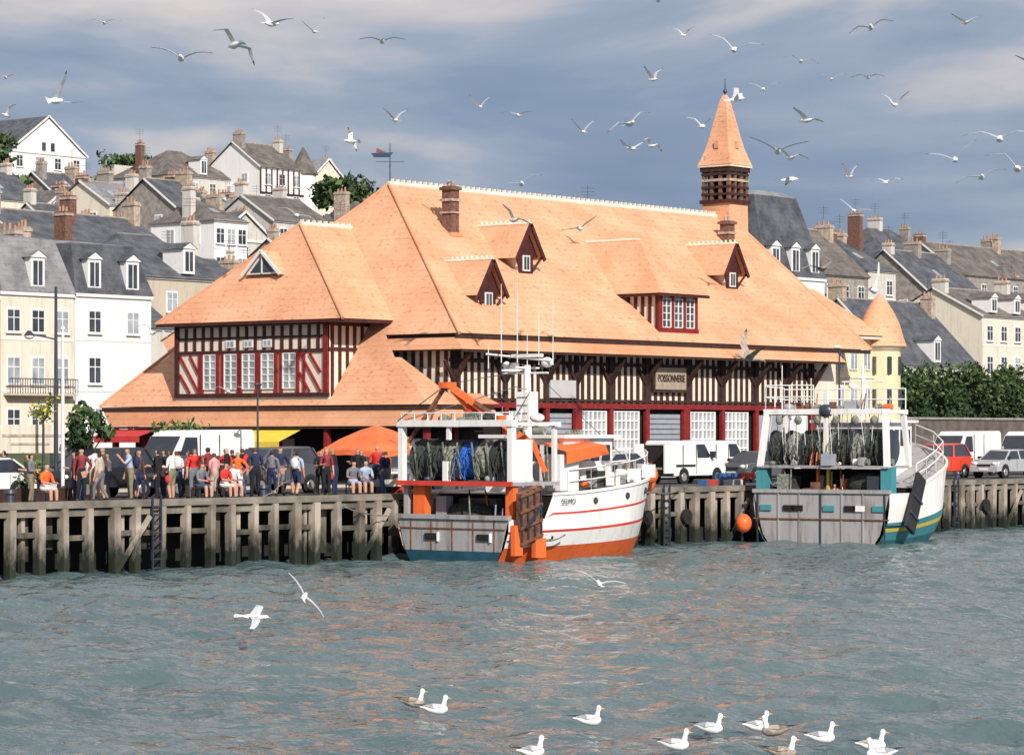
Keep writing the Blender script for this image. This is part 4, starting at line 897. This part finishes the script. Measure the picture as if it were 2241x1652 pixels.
def skeleton(la,ra,ll,rl,lean=0,sit=False):
    pz=.95 if not sit else .5
    J={'pelvis':(0,0,pz),'waist':(lean*.15,0,pz+.14),'chest':(lean*.45,0,pz+.36),'upper':(lean*.6,0,pz+.47),'neck':(lean*.68,0,pz+.57),'heada':(lean*.72+.01,0,pz+.63),'headm':(lean*.78+.02,0,pz+.70),'headt':(lean*.8+.01,0,pz+.775)}
    E=[('pelvis','waist'),('waist','chest'),('chest','upper'),('upper','neck'),('neck','heada'),('heada','headm'),('headm','headt')]
    rad={'pelvis':(.175,.135),'waist':(.155,.13),'chest':(.185,.135),'upper':(.13,.10),'neck':.056,'heada':.072,'headm':(.088,.104),'headt':(.068,.076)}
    lab={('upper','neck'):1,('neck','heada'):0,('heada','headm'):0,('headm','headt'):0}
    for s,arm,leg,n in((1,la,ll,'l'),(-1,ra,rl,'r')):
        sh=(lean*.58,s*.20,pz+.455); J['sh'+n]=sh; e=tuple(sh[i]+arm[0][i]*(s if i==1 else 1) for i in range(3)); J['el'+n]=e
        w_=tuple(e[i]+arm[1][i]*(s if i==1 else 1) for i in range(3)); J['wr'+n]=w_
        d=(Vector(w_)-Vector(e)).normalized(); pm=Vector(w_)+d*.07; J['pa'+n]=tuple(pm)
        E+=[('upper','sh'+n),('sh'+n,'el'+n),('el'+n,'wr'+n),('wr'+n,'pa'+n)]
        lab[('sh'+n,'el'+n)]=1;lab[('el'+n,'wr'+n)]=5;lab[('wr'+n,'pa'+n)]=0
        rad['sh'+n]=.073;rad['el'+n]=.052;rad['wr'+n]=.033;rad['pa'+n]=(.024,.038)
        perp=Vector((0,1,0)).cross(d).normalized()
        for f in range(4):
            k='f%s%d'%(n,f); q_=pm+perp*(.012*(f-1.5)*1.5)+d*(.05+.012*(1 if f in(1,2) else 0)); J[k]=tuple(q_); q2=q_+d*.03+Vector((.012,-s*.012,0)); J[k+'t']=tuple(q2)
            E+=[('pa'+n,k),(k,k+'t')]; lab[('pa'+n,k)]=0;lab[(k,k+'t')]=0; rad[k]=.009;rad[k+'t']=.007
        k='t'+n; q_=Vector(w_)+d*.045+perp*.04; J[k]=tuple(q_);E+=[('wr'+n,k)];lab[('wr'+n,k)]=0;rad[k]=.010
        hp=(0,s*.10,pz-.06);J['hp'+n]=hp
        kn,an_=leg; J['kn'+n]=(kn[0],s*kn[1],kn[2]);J['an'+n]=(an_[0],s*an_[1],an_[2]);J['to'+n]=(an_[0]+.17,s*(an_[1]+.03),an_[2]-.045)
        E+=[('pelvis','hp'+n),('hp'+n,'kn'+n),('kn'+n,'an'+n),('an'+n,'to'+n)]
        lab[('pelvis','hp'+n)]=2;lab[('hp'+n,'kn'+n)]=2;lab[('kn'+n,'an'+n)]=6;lab[('an'+n,'to'+n)]=4
        rad['hp'+n]=.12;rad['kn'+n]=.078;rad['an'+n]=.055;rad['to'+n]=(.048,.034)
    lab[('pelvis','waist')]=2
    return J,E,rad,lab
dn=((.0,.05,-.29),(.06,.01,-.25)); bent=((.03,.05,-.28),(.22,-.06,.03)); hip_=((-.04,.17,-.24),(.08,-.14,-.18)); up=((.18,.02,-.18),(.15,-.05,.2)); lap=((.08,.04,-.27),(.22,-.06,-.02))
st_=((.02,.10,.5),(0,.11,.07)); st2=((.07,.12,.5),(-.02,.14,.07)); wf=((.2,.09,.53),(.22,.09,.07)); wb=((.0,.09,.5),(-.25,.09,.12)); sl_=((.42,.12,.47),(.44,.12,.07))
T=[person_template('person_a',*skeleton(dn,bent,st_,st2)),person_template('person_b',*skeleton(bent,bent,st2,st_,.05)),person_template('person_c',*skeleton(dn,dn,wf,wb,.06)),person_template('person_d',*skeleton(hip_,dn,st_,st2)),person_template('person_e',*skeleton(up,dn,st_,st_,.12)),person_template('person_sit',*skeleton(lap,lap,sl_,sl_,.1,True))]
skin=mat('skin',(.50,.28,.20),.6,.06,5); hairs=[mat('hair_dark',(.03,.02,.015),.6),mat('hair_brown',(.10,.05,.03),.6),mat('hair_grey',(.40,.38,.36),.6),mat('hair_dark',(.03,.02,.015),.6),mat('hair_blond',(.35,.22,.10),.6)]
shoe=mat('shoe_dark',(.04,.035,.03),.6)
CL={'white':(.72,.71,.70),'black':(.015,.015,.02),'navy':(.022,.03,.07),'grey':(.16,.16,.18),'red':(.6,.04,.035),'orange':(.80,.14,.03),'pink':(.62,.33,.31),'khaki':(.22,.19,.12),'denim':(.06,.09,.17),'beige':(.48,.41,.33),'brown':(.10,.06,.05),'lblue':(.33,.42,.55),'wine':(.22,.035,.045)}
def cl(n): return mat('cloth_'+n,CL[n],.85,.2,6,.3)
PL=[(2.7,1.5,'grey','khaki',0),(5.0,1.8,'brown','navy',1),(4.7,1.2,'wine','black',3),(5.6,1.5,'white','beige',0),(5.4,1.0,'beige','grey',2),(7.0,1.2,'lblue','khaki',4),(8.3,2.2,'brown','navy',2),(8.1,1,'black','black',0),(9.4,2,'black','navy',3),(8.8,1,'white','khaki',1),(10.1,1.5,'pink','denim',0),(9.9,1,'red','grey',4),(11.1,1.5,'wine','black',3),(10.9,1,'pink','beige',0),(12.4,1.8,'black','grey',1),(12.1,1,'orange','white',3),(13.2,1.2,'navy','black',0),(14.4,1.5,'grey','navy',3),(15.4,1.2,'lblue','navy',2),(17.0,1.5,'black','black',1),(16.8,1,'wine','black',0),(17.6,1.3,'black','navy',4),(20.8,2,'red','navy',1),(20.2,1.2,'navy','denim',3),(20.3,2.6,'black','black',0),(76,6,'navy','grey',0),
 (3.6,2.6,'brown','grey',1),(6.2,2.9,'red','denim',0),(7.6,3.0,'grey','black',3),(13.9,3,'black','navy',1),(16.2,2.8,'navy','grey',3),(19.2,3.2,'brown','navy',0),(22.0,2.6,'orange','black',1),(11.8,3,'navy','denim',4),(22.6,4.6,'white','navy',1),
 (9.2,3.2,'wine','black',0),(10.6,2.6,'white','denim',3),(12.9,2.4,'red','black',0),(3.2,3.4,'black','denim',0),(6.7,2.2,'brown','black',1),(15.0,3.6,'black','denim',0),(18.3,2.4,'red','black',3),(21.4,3.4,'black','navy',0),(23.4,2.2,'navy','black',1),(17.9,3.6,'grey','denim',1)]
SIT=[(2.7,.8,'orange','white'),(11.0,.6,'red','white'),(18.5,1.2,'grey','lblue'),(19.4,1.4,'lblue','grey'),(9.9,.7,'grey','denim'),(11.5,.7,'white','pink')]
def put(me,x,y,z,h,sc,name='person'):
    o=bpy.data.objects.new(name,me); scene.collection.objects.link(o)
    o.location=(x,y,z); o.rotation_euler=(0,0,math.radians(h)); o.scale=(sc,sc*R.uniform(.95,1.12),sc)
    return o
for T_ in T:
    for k in range(7): T_.materials.append(skin)
def dress(o,top,bot,short,pants):
    ms=[skin,cl(top),cl(bot),R.choice(hairs),shoe,skin if short else cl(top),cl(bot) if pants else skin]
    for i,m in enumerate(ms):
        o.material_slots[i].link='OBJECT'; o.material_slots[i].material=m
for i,(x,y,a,c,k) in enumerate(PL):
    o=put(T[k],x,y,2.3,R.choice([-90,-120,90,60,130,20,200,-60,150,110]),R.uniform(.93,1.07)); dress(o,a,c,R.random()<.5,R.random()<.75)
    if i in(5,10,11,18,23,36,40):
        bk=MB(); bk.ell((-.2,0,1.28),.12,.17,.23,cl(['white','red','navy'][i%3]),8,6); bk.beam((-.12,.1,1.45),(.1,.1,1.38),.04,.03,cl('black')); bk.beam((-.12,-.1,1.45),(.1,-.1,1.38),.04,.03,cl('black'))
        bk.build('backpack',o)
    elif i%4==1:
        bk=MB(); bk.ell((.02,.3,.72),.1,.06,.14,cl(R.choice(['black','brown','red'])),8,6); bk.beam((.0,.28,.8),(.0,.22,1.36),.03,.02,cl('black')); bk.build('shoulder_bag',o)
for x,y,a,c in SIT:
    o=put(T[5],x,y,2.3,R.choice([-120,-90,-60,-100]),1.0); dress(o,a,c,True,False)
    s_=MB(); s_.box(-.22,.2,-.22,.22,.38,.42,timber)
    for u in(-.19,.17):
        for w_ in(-.19,.19): s_.box(u-.02,u+.02,w_-.02,w_+.02,0,.38,metal)
    s_.build('folding_stool',o)
o=put(T[1],42.9,-4.6,.75,200,1.0); dress(o,'beige','navy',True,True)

# ------------------------------------------------------------------ gulls
gw=mat('gull_white',(.90,.89,.87),.7,.04,6); gg=mat('gull_grey',(.50,.51,.54),.7,.08,6); gk=mat('gull_black',(.07,.07,.075),.7,.1,6); gb=mat('gull_brown',(.34,.29,.24),.8,.4,14); bk_=mat('beak_yellow',(.7,.42,.06),.5)
def gull(x,y,z,yaw,d1,d2,roll=0,pitch=0,span=1.3,brown=False):
    g=MB(); g.M=Matrix.Translation((x,y,z))@Matrix.Rotation(math.radians(yaw),4,'Z')@Matrix.Rotation(math.radians(pitch),4,'Y')@Matrix.Rotation(math.radians(roll),4,'X')
    bm=gb if brown else gw; um=gb if brown else gg
    prof=[(-.30,.012,.006,0),(-.22,.045,.03,0),(-.1,.07,.06,0),(.03,.08,.075,-.005),(.14,.065,.06,.005),(.20,.045,.045,.02),(.255,.045,.045,.03),(.295,.03,.03,.028),(.315,.012,.012,.022)]
    g.loft([[(px,a*math.cos(t*math.pi/4),c+b_*math.sin(t*math.pi/4)) for t in range(8)] for px,a,b_,c in prof],bm)
    g.cyl((.31,0,.022),(.375,0,.01),.011,.004,bk_,6); 
    for s in(-1,1): g.ell((.285,s*.028,.04),.007,.006,.007,gk,6,4)
    g.add([(-.2,-.03,.01),(-.2,.03,.01),(-.43,.10,0),(-.45,0,.0),(-.43,-.10,0)],[(0,1,2,3,4),(4,3,2,1,0)],bm)
    s1=span*.21;s2=span*.25
    for s in(-1,1):
        a1=math.radians(d1);a2=math.radians(d2)
        root=Vector((.04,s*.05,.03)); el=root+Vector((.07,s*s1*math.cos(a1),s1*math.sin(a1))); tip=el+Vector((-.13,s*s2*math.cos(a2),s2*math.sin(a2)))
        m1=root.lerp(el,.5)+Vector((.01,0,.012)); mid=el.lerp(tip,.4)+Vector((.03,0,.01)); m3=el.lerp(tip,.75)+Vector((.015,0,.005))
        def sec(p,ch,th): return [p+Vector((.3*ch,0,0)),p+Vector((0,0,th)),p+Vector((-.7*ch,0,-.0)),p+Vector((0,0,-th*.4))]
        S_=[sec(root,.22,.02),sec(m1,.20,.017),sec(el,.18,.014),sec(mid,.15,.01),sec(m3,.10,.006),sec(tip,.015,.003)]
        for j in range(5):
            up_=gk if (j==4) else um
            A_,B_=S_[j],S_[j+1]
            for k,m in((0,up_),(1,up_),(2,bm if j<4 else gk),(3,bm if j<4 else gk)):
                q_=[A_[k],A_[(k+1)%4],B_[(k+1)%4],B_[k]]; 
                if s<0:q_=q_[::-1]
                g.add(q_,[(0,1,2,3)],m,True)
    return g.build('seagull')
GL=[(-8.8,-20.6,15.2,5,28,12,15),(30.7,14.5,22.2,60,50,45,-10),(5.7,-11.6,17,40,20,-12,0),(-14.7,-23.3,13.5,220,25,5,-5),(-17.8,-28.1,13.1,70,30,-45,35),(-16.6,-21,12.5,20,55,60,60),(29.4,33.2,21.5,39,20,-20,0),(29.4,33.2,19.7,200,30,0,30),(49.6,8.2,23.5,10,45,15,0),(-4,-31.8,14.1,30,35,5,12),(43.5,15.7,20.1,60,50,40,0),(18.9,1.7,15.7,100,60,-30,50),(0,-25.6,13,240,25,-20,25),(40,3,17.2,80,40,-40,20),(8.5,-15,12.5,220,20,-15,20),(-5.8,-34.3,11.3,35,30,15,5),(18.4,-18.5,13.1,-50,8,-30,0),(54.6,2.1,16.8,70,60,50,0),(2.4,-34.3,11.7,30,35,20,-15),(-11.3,-43.4,10.6,25,20,-10,0),(9.5,-31,11.9,215,15,-12,15),(22.4,-13.6,16.5,-40,60,-20,30),(-6.3,-33.8,6.4,150,35,50,-25),(58.1,5.4,22,39,30,10,0),
(-12.9,-25.6,.75,39,8,-4,52),(-17.5,-28.4,.6,-50,10,-18,20),(-6.1,-29.2,.9,45,22,4,15),(-4.4,-36.1,8,15,45,50,-35),(4,-9.5,11.5,39,15,-20,20),(2.6,-7.7,12,30,12,-15,0),(6.6,-27.5,9.3,60,20,-10,-10),(11,.4,6.1,39,30,-20,0),(9.3,2.5,8.2,20,30,-30,20),(17.4,-7.5,12.2,70,40,0,30),(18.9,-9.3,11.9,20,20,10,-20),(3.6,-8.9,2.75,50,10,-15,-35),
(21.5,18,21.9,39,20,-10,0),(29.2,8.5,17.8,70,50,30,0),(32.4,4.4,18,20,20,0,0),(34.1,2.3,17.3,60,50,40,0),(36,0,19.5,80,60,30,0),(38.9,-3.6,19.1,30,30,10,0),(42.2,-7.6,15.2,10,20,-10,0),(44.3,-10.2,21.9,60,30,20,0),(41.7,-7,19.6,30,20,-20,0),(35.4,.7,16.6,80,20,30,0),
(23.5,-15.2,14.4,60,35,-15,10),(20.5,-13.5,15.4,20,45,10,0),(25.8,-16.4,12.6,200,25,15,-20),(16.5,-20.5,14.8,80,30,0,15),(27.5,-13.0,18.4,39,25,-25,10),(30.5,-15.2,16.9,10,50,30,0),(12.8,-17.2,18.6,39,30,-5,-10),(-3.5,-16.9,17.9,70,45,25,0),(14.0,-24.5,17.2,210,20,-20,15),(-1.5,-38.9,13.2,50,40,10,10),(-22,-24,10.8,200,30,10,-15),(-12,-44.2,9.9,30,30,-25,20)]
for i,(x,y,z,yaw,a,c,rl_) in enumerate(GL): gull(x,y,z,yaw,a,c,rl_,R.uniform(-8,5),1.58,brown=i in(22,35,30))
def swim(x,y,yaw,brown=False):
    g=MB(); g.M=TM(x,y,.02,yaw); um=gb if brown else gg
    prof=[(-.26,.012,.01,.10),(-.2,.05,.03,.095),(-.1,.085,.07,.07),(.02,.1,.085,.055),(.12,.085,.08,.05),(.18,.05,.05,.06),(.2,.02,.02,.06)]
    g.loft([[(px,a*math.cos(t*math.pi/5),c+b_*math.sin(t*math.pi/5)) for t in range(10)] for px,a,b_,c in prof],gb if brown else gw)
    g.loft([[(px+a*math.cos(t*math.pi/4),b_*math.sin(t*math.pi/4),z) for t in range(8)] for px,a,b_,z in((.11,.06,.06,.08),(.14,.042,.04,.15),(.15,.035,.033,.2),(.165,.045,.035,.235),(.165,.04,.032,.27),(.16,.015,.012,.295))],gw)
    g.cyl((.2,0,.245),(.265,0,.235),.012,.004,bk_,6)
    for s in(-1,1):
        g.ell((.19,s*.03,.255),.007,.006,.007,gk,6,4)
        g.add([(.1,s*.09,.10),(-.05,s*.112,.085),(-.24,s*.035,.125),(-.05,s*.03,.155),(.08,s*.03,.145)],[(0,1,2,3,4),(4,3,2,1,0)],um)
        g.add([(-.18,s*.05,.115),(-.38,s*.01,.15),(-.18,s*.02,.14)],[(0,1,2),(2,1,0)],gk)
    return g.build('swimming_seagull')
for x,y,h,br in((-26.5,-40.8,-60,True),(-27.2,-41.9,-45,False),(-27.1,-45,-40,False),(-26.9,-47.2,-70,False),(-26.2,-47.6,-30,False),(-26.6,-48.2,130,True),(-27,-49.3,-50,False),(-29.2,-48.2,-60,False),(-27.5,-50.5,-40,False),(-31.3,-47.2,-20,False),(-29.1,-50,-60,True),(-28.4,-51.2,140,False)): 
    swim(x,y,h,brown=br)

# ------------------------------------------------------------------ sky, sun, camera
sun_dir=Vector((-.42,-.72,.54)).normalized()
w=bpy.data.worlds.new('World'); scene.world=w; w.use_nodes=True; nt=w.node_tree; l=nt.links
bg=nt.nodes['Background']; sky=nt.nodes.new('ShaderNodeTexSky'); sky.sky_type='NISHITA'; sky.sun_disc=False
sky.sun_elevation=math.asin(sun_dir.z); sky.sun_rotation=math.atan2(sun_dir.x,sun_dir.y)
tc=nt.nodes.new('ShaderNodeTexCoord')
mp=nt.nodes.new('ShaderNodeMapping'); mp.inputs['Scale'].default_value=(5.6,5.6,24); mp.inputs['Location'].default_value=(2.3,.9,.35)
no=nt.nodes.new('ShaderNodeTexNoise'); no.inputs['Scale'].default_value=1.0; no.inputs['Detail'].default_value=9; no.inputs['Roughness'].default_value=.5; no.inputs['Distortion'].default_value=.25
l.new(tc.outputs['Generated'],mp.inputs[0]); l.new(mp.outputs[0],no.inputs['Vector'])
sx=nt.nodes.new('ShaderNodeSeparateXYZ'); l.new(tc.outputs['Generated'],sx.inputs[0])
gr=nt.nodes.new('ShaderNodeValToRGB'); ge=gr.color_ramp.elements; ge[0].position=0; ge[0].color=(.5,.5,.5,1); ge[1].position=.16; ge[1].color=(.66,.66,.66,1)
for p_,v_ in ((.04,.42),(.07,.30),(.1,.38),(.125,.62)): g_=ge.new(p_); g_.color=(v_,v_,v_,1)
l.new(sx.outputs[2],gr.inputs[0])
ma=nt.nodes.new('ShaderNodeMath'); ma.operation='MULTIPLY_ADD'; ma.inputs[1].default_value=2.1; l.new(no.outputs[0],ma.inputs[0]); l.new(gr.outputs[0],ma.inputs[2])
cr=nt.nodes.new('ShaderNodeValToRGB'); e=cr.color_ramp.elements; e[0].position=0; e[0].color=(1.9,2.6,3.95,1); e[1].position=1; e[1].color=(8.4,7.6,7.2,1)
for p_,c_ in ((.35,(2.45,3.2,4.55)),(.55,(3.4,4.0,5.1)),(.78,(6.1,5.8,5.95))): q_=e.new(p_); q_.color=(*c_,1)
mr=nt.nodes.new('ShaderNodeMapRange'); mr.inputs[1].default_value=1.1; mr.inputs[2].default_value=2.0; l.new(ma.outputs[0],mr.inputs[0]); l.new(mr.outputs[0],cr.inputs[0])
mx=nt.nodes.new('ShaderNodeMix'); mx.data_type='RGBA'; mx.inputs[0].default_value=.94; l.new(sky.outputs[0],mx.inputs[6]); l.new(cr.outputs[0],mx.inputs[7])
l.new(mx.outputs[2],bg.inputs[0]); bg.inputs[1].default_value=.1
sn=bpy.data.lights.new('sun','SUN'); sn.energy=5.0; sn.angle=math.radians(.5); sn.color=(1,.935,.86)
so=bpy.data.objects.new('sun',sn); scene.collection.objects.link(so); so.rotation_euler=sun_dir.to_track_quat('Z','Y').to_euler()
cam=bpy.data.cameras.new('camera'); co=bpy.data.objects.new('camera',cam); scene.collection.objects.link(co)
co.location=(-64.1,-73.4,4.6); co.rotation_euler=(math.radians(90),0,math.radians(-51)); cam.sensor_width=36; cam.lens=103.6; cam.shift_y=.0553; cam.clip_end=9000; cam.clip_start=.5
scene.camera=co
scene.view_settings.view_transform='Standard'; scene.view_settings.look='None'; scene.view_settings.exposure=0
